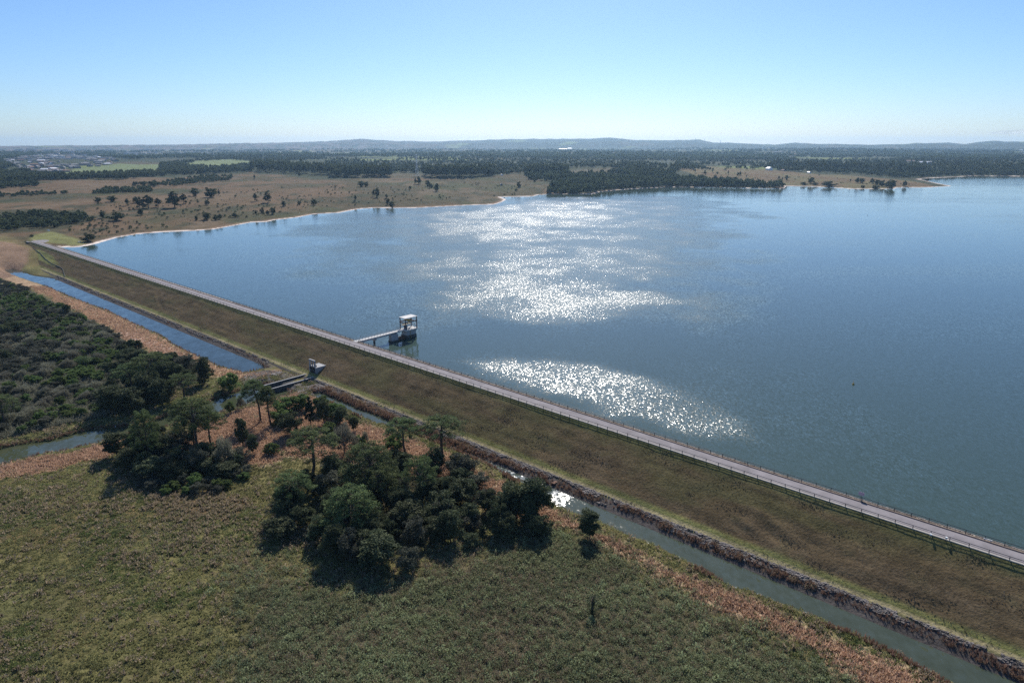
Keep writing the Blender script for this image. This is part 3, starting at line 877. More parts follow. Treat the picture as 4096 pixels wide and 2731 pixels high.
# creek fence
fpx = np.array([(860,1672),(905,1655),(950,1640),(985,1628),(1010,1615),(1040,1607),(1070,1600),(1100,1595),(1120,1590),(1140,1585),(1160,1578),(1178,1570)], float)
fp = hit(fpx[:, 0], fpx[:, 1])
wf = thing('wire_fence', 'thin wooden post and wire fence along the creek bank by the outlet basin', 'fence', fp[0])
pm = MB().tube([(0, 0, -.4), (0, 0, 1.5)], .09, 6).mesh('post', M['wood'])
for q in fp: link('post', pm, wf, loc=q - fp[0])
b = MB()
for h in (.7, 1.3): b.tube([tuple(q - fp[0] + (0, 0, h)) for q in fp], .015, 4)
b.build('wire', M['rail'], wf)

# white bird by the creek
q = at(462, 1712, -8.3)
eg = MB().tube([(-.32, 0, .5), (-.15, 0, .56), (.05, 0, .62), (.2, 0, .7), (.26, 0, .85), (.2, 0, .98), (.26, 0, 1.08), (.36, 0, 1.08), (.5, 0, 1.05)], [.02, .1, .14, .09, .045, .035, .045, .03, .006], 8)
ego = thing('egret', 'white egret standing at the creek edge', 'bird', (*q, -8.3), .6)
eg.build('body', M['white'], ego, smooth=True)
for y0 in (-.05, .05): MB().tube([(0, y0, -.3), (.03, y0, .25), (0, y0, .56)], .018, 5).build('leg', M['rail'], ego)
# ------------------------------------------------------------------ leaves and tree prototypes
def unit(n, g):
    v = g.normal(size=(n, 3)); return v / np.linalg.norm(v, axis=1, keepdims=True)

def leaf_quads(c, L, Wd, g, axis=None, jitter=1.0):
    """one small quad per point of c; axis: preferred long direction"""
    n = len(c)
    a = unit(n, g)
    if axis is not None:
        a = axis + a * jitter; a /= np.linalg.norm(a, axis=1, keepdims=True)
    b = np.cross(a, unit(n, g)); b /= np.linalg.norm(b, axis=1, keepdims=True) + 1e-9
    L = np.broadcast_to(np.asarray(L, float), (n,))[:, None] / 2; Wd = np.broadcast_to(np.asarray(Wd, float), (n,))[:, None] / 2
    V = np.stack([c - a * L - b * Wd * .4, c + b * Wd, c + a * L + b * Wd * .2, c - b * Wd], 1).reshape(-1, 3)
    return V, np.arange(4 * n, dtype=np.int32).reshape(n, 4)

def crown_mesh(name, parts, m):
    """parts: list of (points, length, width, axis, jitter, tint per point)"""
    Vs, Qs, Ts = [], [], []; o = 0
    g = np.random.default_rng(len(name) + sum(len(p[0]) for p in parts))
    for c, L, Wd, ax, j, tint in parts:
        V, Q = leaf_quads(c, L, Wd, g, ax, j)
        Vs.append(V); Qs.append(Q + o); o += len(V)
        Ts.append(np.repeat(np.clip(tint, 0, 1), 4))
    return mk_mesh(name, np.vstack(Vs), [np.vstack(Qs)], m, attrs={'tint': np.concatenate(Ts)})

def proto_araucaria(seed, H=16.0, R=4.6, depth=.30, nw=5, flat=.5, lean=0.0, stray=2):
    """candelabra pine: bare mast, whorls of long upswept arms, a dense tuft at each arm's end"""
    g = np.random.default_rng(seed)
    t = MB()
    top = Vector((lean, 0, H * .95))
    bend = Vector((g.normal() * .25, g.normal() * .25, 0))
    mast = [Vector((0, 0, -.6)), Vector((lean * .3, 0, H * .35)) + bend, Vector((lean * .7, 0, H * .7)) + bend * .5, top]
    t.tube(mast, [.36, .28, .22, .08], 8)
    parts = []
    def tuft(p, r, n=80):
        r = r * 1.12; n = int(n * 1.6)
        d = unit(n, g); d[:, 2] = d[:, 2] * .75 + .12
        c = p + d * (r * g.uniform(.45, 1.0, n))[:, None]
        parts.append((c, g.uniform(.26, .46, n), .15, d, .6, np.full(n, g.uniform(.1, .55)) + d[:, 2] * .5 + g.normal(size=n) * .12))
    whorls = [(1 - depth * (k / max(nw - 1, 1)), R * (.45 + .55 * min(1, (k + .6) / (nw * .55)))) for k in range(nw)]
    for f, rad in whorls:
        z0 = H * f * .97
        na = int(g.integers(7, 10)); a0 = g.uniform(0, 6.28)
        for k in range(na):
            an = a0 + 6.283 * k / na + g.normal() * .18
            rl = rad * g.uniform(.72, 1.1)
            up = flat * rl * g.uniform(.25, .6)
            zr = z0 - rl * .22
            base = np.array([lean * f * .95, 0, zr])
            tip = base + np.array([math.cos(an) * rl, math.sin(an) * rl, up])
            mid = base + np.array([math.cos(an) * rl * .55, math.sin(an) * rl * .55, up * .15])
            t.tube([tuple(base), tuple(mid), tuple(tip)], [.085, .07, .04], 4, False)
            tuft(tip, g.uniform(.72, 1.05))
            for q in range(int(g.uniform() < .75)):
                tuft(base + (tip - base) * g.uniform(.5, .88) + g.normal(size=3) * np.array([.55, .55, .3]) + (0, 0, .25), g.uniform(.45, .75), 55)
    for k in range(5):
        tuft(np.array([lean, 0, H * .97]) + g.normal(size=3) * np.array([.8, .8, .25]), .7)
    for k in range(stray):
        an = g.uniform(0, 6.28); z0 = H * g.uniform(.35, .62); rl = g.uniform(.6, 1.4)
        p = np.array([math.cos(an) * rl + lean * .4, math.sin(an) * rl, z0])
        t.tube([(lean * .4, 0, z0 - .2), tuple(p)], [.06, .04], 4, False)
        tuft(p, g.uniform(.4, .7), 50)
    return dict(root='araucaria_tree', trunk=t.mesh('araucaria_trunk', M['bark']), crown=crown_mesh('araucaria_crown%d' % seed, parts, M['l_ara']), H=H, R=R)

def proto_broad(seed, root, leaf, bark, H=10.0, R=4.0, base=.12, lobes=34, n=150, L=.5, Wd=.32, shape='round', spread=.34, limbs=6, tjit=.12, flip=.3):
    g = np.random.default_rng(seed)
    t = MB(); parts = []
    cz, hz = H * (1 + base) / 2, H * (1 - base) / 2
    t.tube([(0, 0, -.6), (g.normal() * .15, g.normal() * .15, H * base + .3), (g.normal() * .3, g.normal() * .3, H * .6), (0, 0, H * .82)], [.05 + R * .055, R * .05, R * .03, .04], 7)
    for k in range(limbs):
        an = 6.283 * k / limbs + g.normal() * .3; z0 = H * g.uniform(max(base, .1), .5); rl = R * g.uniform(.5, .8)
        zt = z0 + H * g.uniform(.15, .35)
        t.tube([(0, 0, z0), (math.cos(an) * rl * .5, math.sin(an) * rl * .5, (z0 + zt) / 2 + .2), (math.cos(an) * rl, math.sin(an) * rl, zt)], [R * .025, R * .018, .03], 5, False)
    for k in range(lobes):
        d = unit(1, g)[0]
        if d[2] < -.45 and g.uniform() < flip: d[2] = -d[2]
        rf = g.uniform(.35, .92)
        zz = d[2] * rf
        wr = 1.0
        if shape == 'cone': wr = 1.05 - .8 * (zz * .5 + .5) ** .9
        if shape == 'pear': wr = 1.15 - .45 * (zz * .5 + .5)
        if shape == 'vase': wr = .65 + .55 * (zz * .5 + .5)
        c0 = np.array([d[0] * rf * R * wr, d[1] * rf * R * wr, cz + zz * hz])
        lr_ = R * spread * g.uniform(.5, 1.15) * (wr if shape == 'cone' else 1)
        e = unit(n, g)
        e[:, 2] = np.where((e[:, 2] < -.3) & (g.uniform(size=n) < flip * 2), -e[:, 2] * .6, e[:, 2])
        pts = c0 + e * (lr_ * g.uniform(.35, 1.05, n) ** .7)[:, None] * np.array([1, 1, .85])
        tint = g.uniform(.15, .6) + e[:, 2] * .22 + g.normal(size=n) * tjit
        parts.append((pts, L * g.uniform(.6, 1.3, n), Wd * g.uniform(.7, 1.2, n), e, 1.0, tint))
    return dict(root=root, trunk=t.mesh(root + '_trunk', bark), crown=crown_mesh(root + '_crown%d' % seed, parts, leaf), H=H, R=R)

def proto_twiggy(seed, H=6.0, R=3.2, n=2600, dense=1.0):
    """winter tree: a spray of branches, fine twigs and few small leaves"""
    g = np.random.default_rng(seed)
    t = MB(); parts = []
    t.tube([(0, 0, -.5), (.1, 0, H * .25), (0, .1, H * .45)], [.17, .13, .09], 6)
    for k in range(22):
        an = 6.283 * k / 22 + g.normal() * .3; el = g.uniform(.35, 1.4)
        ln = H * .62 * g.uniform(.7, 1.0)
        p0 = np.array([0, 0, H * g.uniform(.2, .42)])
        d = np.array([math.cos(an) * math.cos(el) * R / H * 1.7, math.sin(an) * math.cos(el) * R / H * 1.7, math.sin(el)])
        p1 = p0 + d * ln * .5 + g.normal(size=3) * .15; p2 = p0 + d * ln + np.array([0, 0, .25])
        t.tube([tuple(p0), tuple(p1), tuple(p2)], [.07, .045, .015], 4, False)
    d = unit(int(n * dense), g); d[:, 2] = np.abs(d[:, 2]) * 1.05 - .12
    rr_ = g.uniform(.5, 1.0, len(d)) ** .6
    lump = 1 + .22 * np.sin(d[:, 0] * 5 + seed) * np.sin(d[:, 1] * 6 + seed * 2) + .1 * np.sin(d[:, 2] * 9)
    c = d * (rr_ * lump)[:, None] * np.array([R, R, H * .62]) + np.array([0, 0, H * .36])
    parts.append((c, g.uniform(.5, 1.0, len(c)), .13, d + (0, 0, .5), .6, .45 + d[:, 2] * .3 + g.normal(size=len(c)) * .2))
    return dict(root='bare_tree', trunk=t.mesh('bare_trunk', M['bark_grey']), crown=crown_mesh('bare_crown%d' % seed, parts, M['l_gra']), H=H, R=R)

def proto_palm(seed, H=8.0, R=2.6):
    g = np.random.default_rng(seed)
    t = MB(); t.tube([(0, 0, -.4), (.1, 0, H * .4), (.0, 0, H * .78)], [.2, .17, .13], 7)
    parts = []
    for k in range(20):
        an = 6.283 * k / 20 + g.normal() * .15; rl = R * g.uniform(.85, 1.1); rise = g.uniform(.1, .9)
        u = np.linspace(0, 1, 34)
        c = np.stack([np.cos(an) * rl * u, np.sin(an) * rl * u, H * .78 + rise * u * 2.4 - (1.2 + rise) * u ** 2 * 1.5], -1)
        c = np.repeat(c, 2, 0)
        side = np.tile([1, -1], len(u))[:, None] * np.array([-math.sin(an), math.cos(an), 0]) + np.array([0, 0, -.7])
        parts.append((c + side * .22, .75, .1, side, .25, g.uniform(.3, .9) + g.normal(size=len(c)) * .1))
    return dict(root='palm_tree', trunk=t.mesh('palm_trunk', M['bark_grey']), crown=crown_mesh('palm_crown%d' % seed, parts, M['l_pal']), H=H, R=R)

def proto_snag(seed, H=7.0, R=1.2):
    g = np.random.default_rng(seed)
    t = MB(); t.tube([(0, 0, -.4), (.05, .05, H * .5), (.1, -.05, H * .97)], [.24, .18, .07], 7)
    for k in range(9):
        an = g.uniform(0, 6.28); z0 = H * g.uniform(.45, .95); rl = R * g.uniform(.5, 1.1)
        t.tube([(0, 0, z0), (math.cos(an) * rl, math.sin(an) * rl, z0 + g.uniform(.1, .7))], [.06, .02], 4, False)
    zc_ = np.concatenate([g.uniform(0, .3, 210), g.uniform(.3, .75, 90), g.uniform(.72, 1.05, 180)])
    rad = R * np.concatenate([np.full(210, 1.15), np.full(90, .4), np.full(180, .95)]) * g.uniform(.1, 1, 480); an = g.uniform(0, 6.28, 480) + np.where(zc_ > .7, np.round(zc_ * 14) * .9, 0) * .6
    an = np.where(zc_ > .7, 1.4 * np.sin(an * 1.5) + 2.0 * (g.uniform(size=480) > .5), an)
    c = np.stack([np.cos(an) * rad, np.sin(an) * rad, zc_ * H * .9], -1)
    e = c * np.array([1, 1, 0]) + (0, 0, .3)
    return dict(root='dead_tree', trunk=t.mesh('snag_trunk', M['bark']), crown=crown_mesh('snag_ivy%d' % seed, [(c, .4, .22, e, 1, g.uniform(.1, .5, 480))], M['l_bro']), H=H, R=R)

PR = {}
PR['ara'] = [proto_araucaria(1), proto_araucaria(2, 17, 4.8, .38, 6, .45), proto_araucaria(3, 15, 4.6, .22, 4, .35, .8), proto_araucaria(4, 18, 5.0, .45, 7, .4)]
PR['slim'] = [proto_araucaria(5, 16, 2.6, .36, 5, .6, -.5, 6), proto_araucaria(6, 17, 4.2, .3, 5, .3, -1.4, 5)]
PR['dome'] = [proto_araucaria(8, 14, 4.8, .55, 8, .25, 0, 0), proto_araucaria(9, 14, 4.6, .6, 9, .3, 0, 0)]
PR['bro'] = [proto_broad(20 + k, 'broadleaf_tree', M['l_bro'], M['bark'], 10, 4, .06, 52, 130, .5, .3, ['round', 'pear', 'round', 'vase', 'pear'][k]) for k in range(5)]
PR['gra'] = [proto_twiggy(30 + k) for k in range(4)]
PR['grb'] = [proto_broad(36 + k, 'bushy_tree', leaf_mat('greyish_leaves%d' % k, (.05, .056, .038), (.17, .17, .125), .25), M['bark_grey'], 8, 3.6, .05, 44, 120, .42, .22, 'round') for k in range(2)]
PR['gre'] = [proto_broad(40 + k, 'shrub', M['l_gre'], M['bark'], 4, 2.4, .02, 34, 120, .36, .22, 'round', .32, 5) for k in range(3)]
PR['con'] = [proto_broad(50, 'conifer_tree', M['l_con'], M['bark'], 11, 3.2, .04, 60, 120, .45, .2, 'cone', .30), proto_broad(51, 'conifer_tree', M['l_con'], M['bark'], 11, 3.0, .06, 60, 120, .45, .2, 'cone', .28)]
PR['col'] = [proto_broad(54, 'columnar_tree', M['l_bro'], M['bark'], 12, 2.6, .03, 60, 130, .45, .28, 'round', .42)]
PR['pal'] = [proto_palm(60)]
PR['sna'] = [proto_snag(62)]
PR['fro'] = [proto_broad(70 + k, 'pasture_tree', M['l_far'], M['bark'], 12, 4.4, .04, 34, 70, .9, .55, ['round', 'pear', 'round'][k], .36, 4, flip=0) for k in range(3)]
PR['frc'] = [proto_broad(75 + k, 'pasture_pine', M['l_far'], M['bark'], 14, 4.2, .03, 36, 70, .9, .55, 'cone', .34, 3, flip=0) for k in range(2)]

def scatter_in(poly, n, mind, seed, tries=40, keep=None):
    g = np.random.default_rng(seed)
    lo, hi = poly.min(0), poly.max(0); pts = np.zeros((0, 2))
    for _ in range(tries * n):
        p_ = g.uniform(lo, hi)
        if sdf(poly, np.array([p_[0]]), np.array([p_[1]]))[0] > -.5: continue
        if len(pts) and ((pts - p_) ** 2).sum(1).min() < mind ** 2: continue
        pts = np.vstack([pts, p_])
        if len(pts) >= n: break
    return pts

CNT = {}
def plant(kind, pos, h, R, label, cat='tree', group=None, rz=None, sub=None):
    L_ = PR[kind]; i = CNT.get(kind, 0); CNT[kind] = i + 1
    p = L_[(i if sub is None else sub) % len(L_)]
    root = thing(p['root'], label, cat, pos, random.uniform(0, 6.28) if rz is None else rz, group, (R / p['R'], R / p['R'], h / p['H']))
    link('trunk', p['trunk'], root); link('crown', p['crown'], root)
    return root

def by_px(kind, u, vb, vt, wpx, label, cat='tree', group=None, rz=None, sub=None, du=0):
    q = hit(u, vb)[0]
    dist = math.sqrt(q[0] ** 2 + q[1] ** 2 + (ZC - q[2]) ** 2)
    h = 1.0
    while topx(q[0], q[1], q[2] + h)[1] > vt and h < 45: h += .1
    R = wpx * dist / F / 2
    return plant(kind, q, h, R, label, cat, group, rz, sub)

G_A = 'araucaria pines by the creek and stream'
for a in [
    ('slim', 1043,1690,1527,100, 'tall slim araucaria in front of the outlet chute, its mast leaning left', 1),
    ('slim', 1085,1703,1553, 56, 'narrow araucaria with a thin tufted mast, right of the leaning one', 0),
    ('ara',  848,1803,1650,108, 'araucaria with long bare mast at the right edge of the dark creek side grove', 0),
    ('ara',  792,1823,1604,150, 'tallest araucaria of the creek side grove with layered wide crown', 1),
    ('ara',  778,1795,1640,110, 'second mast close behind the tallest araucaria of the creek side grove', 3),
    ('ara', 1243,1925,1732,190, 'broad flat topped araucaria in the middle of the tan grass', 2),
    ('ara', 1629,1839,1680,135, 'umbrella araucaria beside the narrow stream, left one of the pair', 2),
    ('ara', 1771,1834,1673,165, 'umbrella araucaria beside the narrow stream, right one of the pair', 0),
    ('ara',  738,1599,1500, 98, 'small araucaria on the pale grass bank above the creek', 0),
    ('dome', 1482,1985,1783,208, 'big rounded araucaria crown at the back of the central grove', 0),
    ('ara', 1522,2035,1872,137, 'araucaria with a layered crown inside the central grove, below the big rounded one', 3),
    ('ara', 1685,2015,1835,130, 'araucaria half sunk in the back right of the central grove', 1),
    ('dome', 1408,2150,1960,195, 'cloud shaped dense araucaria on the left front of the central grove', 1),
    ('ara', 1182,2050,1898,138, 'thin araucaria at the left edge of the central grove', 1),
    ('ara',  629,1560,1420,128, 'araucaria with flat crown at the right end of the grey thicket', 2),
    ('ara',  528,1570,1462, 98, 'araucaria rising out of the middle of the grey thicket', 0),
    ('ara',   22,1700,1585, 92, 'araucaria at the left picture edge in the grey thicket', 3),
    ('dome', 602,1860,1650, 88, 'dark araucaria at the upper left of the creek side grove', 0)]:
    by_px(a[0], a[1], a[2], a[3], a[4], a[5], 'tree', G_A, sub=a[6], rz=0 if a[0] == 'slim' else None)

FRONT = ('bro', 'grb', 'con', 'col')
for a in [
    ('col', 466,1885,1722, 74, 'dark round headed tree at the left end of the creek side grove'),
    ('con', 1243,1705,1575, 66, 'dark pointed conifer behind the bright green shrubs by the stream'),
    ('bro', 1298,1700,1598, 56, 'small dark round tree just right of the pointed conifer'),
    ('bro', 1363,1698,1628, 74, 'low dark tree on the stream bank right of the pointed conifer'),
    ('bro', 1417,1728,1663, 44, 'smallest dark tree at the stream edge right of the pointed conifer'),
    ('bro', 1165,1742,1640, 95, 'bushy dark tree left of the pointed conifer among bright shrubs'),
    ('gra', 1378,1818,1700,100, 'round leafless grey tree standing on the tan grass'),
    ('bro',  974,1790,1661, 52, 'young dark two headed tree on the tan grass by the creek side grove'),
    ('bro', 1012,1815,1735, 46, 'small dark tree at the foot of the two headed tree'),
    ('gre', 919,1562,1494, 74, 'round green willowy tree on the rocky bank of the outlet pool'),
    ('gre', 922,1652,1606, 34, 'small yellow green tree at the creek edge, left of the fence'),
    ('gra', 965,1636,1588, 30, 'thin grey sapling at the creek edge by the fence'),
    ('grb', 1317,2040,1885,122, 'greyish round tree on the left back of the central grove'),
    ('bro', 1602,2110,1950,112, 'dark tree in the very middle of the central grove'),
    ('bro', 1632,2185,2005,150, 'broad dark tree in the front middle of the central grove'),
    ('bro', 1757,2145,1968,152, 'broad dome shaped dark tree right of the middle of the central grove'),
    ('bro', 1828,2085,1912,132, 'dark tree at the back right of the central grove, next to the grey green one'),
    ('grb', 1850,1985,1812,125, 'grey green loose tree at the back right corner of the central grove'),
    ('bro', 2040,2165,1935,140, 'left half of the tall dense tree clump above the white water'),
    ('bro', 2130,2175,1915,160, 'tall dense dark tree above the white water at the grove right end'),
    ('grb', 1882,2170,2050, 92, 'grey leaved bushy tree in the front right of the central grove'),
    ('bro', 2013,2200,2040,104, 'rounded dark tree below the tall dense clump at the grove right end'),
    ('bro', 1546,2180,2055, 54, 'narrow young tree in the shaded front of the central grove'),
    ('con', 1793,2200,2112, 48, 'small pointed tree standing in the shade at the grove front'),
    ('bro', 1882,2215,2130, 74, 'low round tree at the grove front, left one of two brownish neighbours'),
    ('con', 1930,2205,2100, 58, 'low leaning tree at the grove front, right one of two brownish neighbours'),
    ('con', 1686,2240,2142, 52, 'small shrubby tree in front of the grove between two shaded gaps'),
    ('bro', 1525,2335,2138,172, 'large dense front tree of the central grove above the deep shadow'),
    ('grb', 1626,2330,2188,104, 'greyish round tree touching the large dense front tree on its right'),
    ('bro', 1345,2320,2105,118, 'dark leaning tree at the left front of the central grove'),
    ('bro', 1120,2195,2070,124, 'dark low tree in shadow at the far left of the central grove'),
    ('bro', 1215,2165,2015,110, 'dark tree in shadow under the thin araucaria of the central grove'),
    ('bro', 1290,2230,2060,110, 'dark tree in the shade between the thin and the cloud shaped araucarias'),
    ('bro', 1450,2290,2120,120, 'shaded dark tree behind the large dense front tree'),
    ('bro', 1400,2110,1960,110, 'dark tree behind the cloud shaped araucaria'),
    ('bro', 1720,2075,1905,115, 'dark tree in the back middle of the central grove'),
    ('bro', 1950,2110,1960,100, 'dark tree between the back right tree and the tall dense clump'),
    ('grb', 1251,2165,2095, 84, 'pale grey shrub in the clearing on the left of the central grove'),
    ('con', 2150,2185,2112, 42, 'little pointed tree at the foot of the tall dense clump'),
    ('col', 2357,2152,2033, 84, 'lone columnar dark tree on the tan bank of the stream'),
    ('sna', 2368,2452,2382, 50, 'ivy clad dead trunk alone in the shrubby foreground'),
    ('bro',  560,1895,1700,110, 'tall dark tree on the left of the creek side grove behind the round headed one'),
    ('bro',  645,1900,1735,112, 'dark tree in the middle of the creek side grove'),
    ('grb',  705,1885,1770,100, 'dim brownish tree inside the creek side grove under the tall araucaria'),
    ('bro',  520,1925,1800,100, 'low dark tree at the left front of the creek side grove'),
    ('bro',  610,1960,1830,110, 'low dark tree at the front of the creek side grove'),
    ('bro',  700,1965,1850,100, 'dark shrubby tree at the right front of the creek side grove'),
    ('grb',  770,1905,1800, 95, 'grey green bush at the foot of the tallest araucaria'),
    ('bro',  840,1930,1830,100, 'dark low bush tree right of the creek side grove'),
    ('gra',  905,1870,1752, 70, 'thin grey tree at the right end of the creek side grove'),
    ('grb',  955,1900,1790, 90, 'grey bush tree bordering the tan grass right of the creek side grove'),
    ('bro',  900,1940,1850,100, 'dark bush tree at the lower right end of the creek side grove'),
    ('bro',  820,1535,1430, 75, 'dark tree at the right tip of the grey thicket beside the tan bank'),
    ('grb',  745,1510,1412, 85, 'brown leaved round tree at the right tip of the grey thicket'),
    ('bro',  690,1565,1440,100, 'dark tree under the flat crowned araucaria of the thicket'),
    ('bro',  600,1610,1480,110, 'tall dark tree in the shaded front of the grey thicket'),
    ('bro',  520,1660,1545,100, 'dark tree at the front of the grey thicket near the creek'),
    ('bro',  450,1650,1540,100, 'shadowed dark tree of the grey thicket left of the front ones'),
    ('bro',  650,1620,1520, 90, 'low dark tree at the thicket edge above the pale grass'),
    ('gre',  825,1515,1470, 52, 'bright green bush at the right tip of the grey thicket'),
    ('gre', 1578,1808,1742, 78, 'bright green bush on the tan grass near the umbrella araucarias'),
    ('gre', 1440,1790,1742, 54, 'green bush right of the leafless grey tree'),
    ('gra', 1462,1782,1725, 26, 'thin bare sapling by the green bush on the tan grass'),
    ('gre', 1085,1815,1775, 66, 'low pale green bush on the tan grass left of the flat topped araucaria'),
    ('gre', 1140,1650,1592, 84, 'bright green shrub, leftmost of those behind the pointed conifer'),
    ('gre', 1200,1640,1578, 80, 'bright green shrub behind the left flank of the pointed conifer'),
    ('gre', 1290,1650,1585, 80, 'bright green shrub behind the right flank of the pointed conifer'),
    ('gre', 1345,1672,1612, 76, 'bright green shrub at the stream edge right of the conifer'),
    ('gre', 1120,1700,1640, 80, 'green shrub at the lower left of the bright shrub patch'),
    ('gre', 1320,1745,1690, 70, 'green shrub in front of the pointed conifer'),
    ('grb', 1460,1880,1790, 80, 'dim bush between the leafless tree and the big rounded araucaria'),
    ('grb', 1310,1905,1850, 70, 'grey bush right of the flat topped araucaria mast'),
    ('pal',  340,1475,1418, 52, 'palm with drooping fronds in the middle of the grey thicket'),
    ('pal',   89,1325,1272, 46, 'palm in the upper left of the grey thicket'),
    ('pal',    8,1345,1290, 42, 'palm at the left picture edge of the grey thicket')]:
    if a[0] in FRONT and a[2] > 1880 and a[1] != 2357:        # the foot of a tree is above the shadow it throws towards the viewer
        a = (a[0], a[1], int(a[3] + (a[2] - a[3]) * .63)) + a[3:]
    by_px(*a)

cen_g = Pz([(1080,2085),(1200,1960),(1330,1900),(1480,1860),(1650,1880),(1830,1900),(1960,1990),(2120,2040),(2195,2090),(2170,2150),(1960,2165),(1750,2175),(1620,2215),(1560,2270),(1440,2270),(1340,2230),(1290,2140),(1180,2130)])
fl = scatter_in(cen_g, 62, 3.6, 15, 30); fz = terrain(fl[:, 0], fl[:, 1])
for i in range(len(fl)):
    plant('bro' if i % 5 else 'grb', (fl[i, 0], fl[i, 1], fz[i]), random.uniform(6.5, 10.5), random.uniform(2.9, 4.4), 'dark evergreen crown packed into the central grove', 'tree', 'dark crowns filling the central grove')
crk_g = Pz([(480,1850),(560,1780),(680,1760),(760,1790),(820,1840),(960,1850),(980,1885),(840,1895),(700,1910),(560,1905)])
fl = scatter_in(crk_g, 24, 3.2, 16, 30); fz = terrain(fl[:, 0], fl[:, 1])
for i in range(len(fl)):
    plant('bro' if i % 4 else 'grb', (fl[i, 0], fl[i, 1], fz[i]), random.uniform(5, 9), random.uniform(2.4, 3.8), 'dark crown packed into the creek side grove', 'tree', 'dark crowns filling the creek side grove')

ft = Pz([(560,1905),(700,1925),(850,1920),(980,1880),(1010,1915),(860,1975),(650,1985),(540,1955)])
fl = scatter_in(ft, 22, 2.6, 17, 30); fz = terrain(fl[:, 0], fl[:, 1])
for i in range(len(fl)):
    plant('grb' if i % 3 else 'gre', (fl[i, 0], fl[i, 1], fz[i]), random.uniform(2.2, 4.0), random.uniform(1.7, 2.8), 'grey green bush along the sunny foot of the creek side grove', 'shrub', 'bushes at the foot of the creek side grove')

# thicket: single crowns that nothing tells apart, four kinds
tp = scatter_in(thicket, 600, 2.8, 5, 14)
tz = terrain(tp[:, 0], tp[:, 1])
tk = fbm(tp[:, 0] / 26, tp[:, 1] / 26, 151, 2) + np.random.default_rng(3).normal(size=len(tp)) * .25
pu, pv = topx(tp[:, 0], tp[:, 1], tz)
for i in range(len(tp)):
    q = (tp[i, 0], tp[i, 1], tz[i])
    darkz = pu[i] > 420 and pv[i] > 1400
    upz = pv[i] < 1300
    if tk[i] > .3 or (upz and tk[i] > -.05):
        plant('gre', q, random.uniform(2.6, 4.6), random.uniform(2.0, 3.3), 'green leafy bush among the grey crowns of the thicket', 'shrub', 'green bushes of the thicket')
    elif tk[i] < -.62 or darkz:
        plant('bro', q, random.uniform(4.5, 7.5), random.uniform(2.4, 3.8), 'dark evergreen crown in the thicket left of the channel', 'tree', 'dark trees of the thicket')
    elif tk[i] < .06:
        plant('grb', q, random.uniform(3.5, 5.5), random.uniform(2.4, 3.6), 'grey green bushy crown in the thicket left of the channel', 'tree', 'grey green trees of the thicket')
    else:
        plant('gra', q, random.uniform(3.4, 5.2), random.uniform(2.8, 4.4), 'bare grey crown in the thicket left of the channel', 'tree', 'bare grey trees of the thicket')

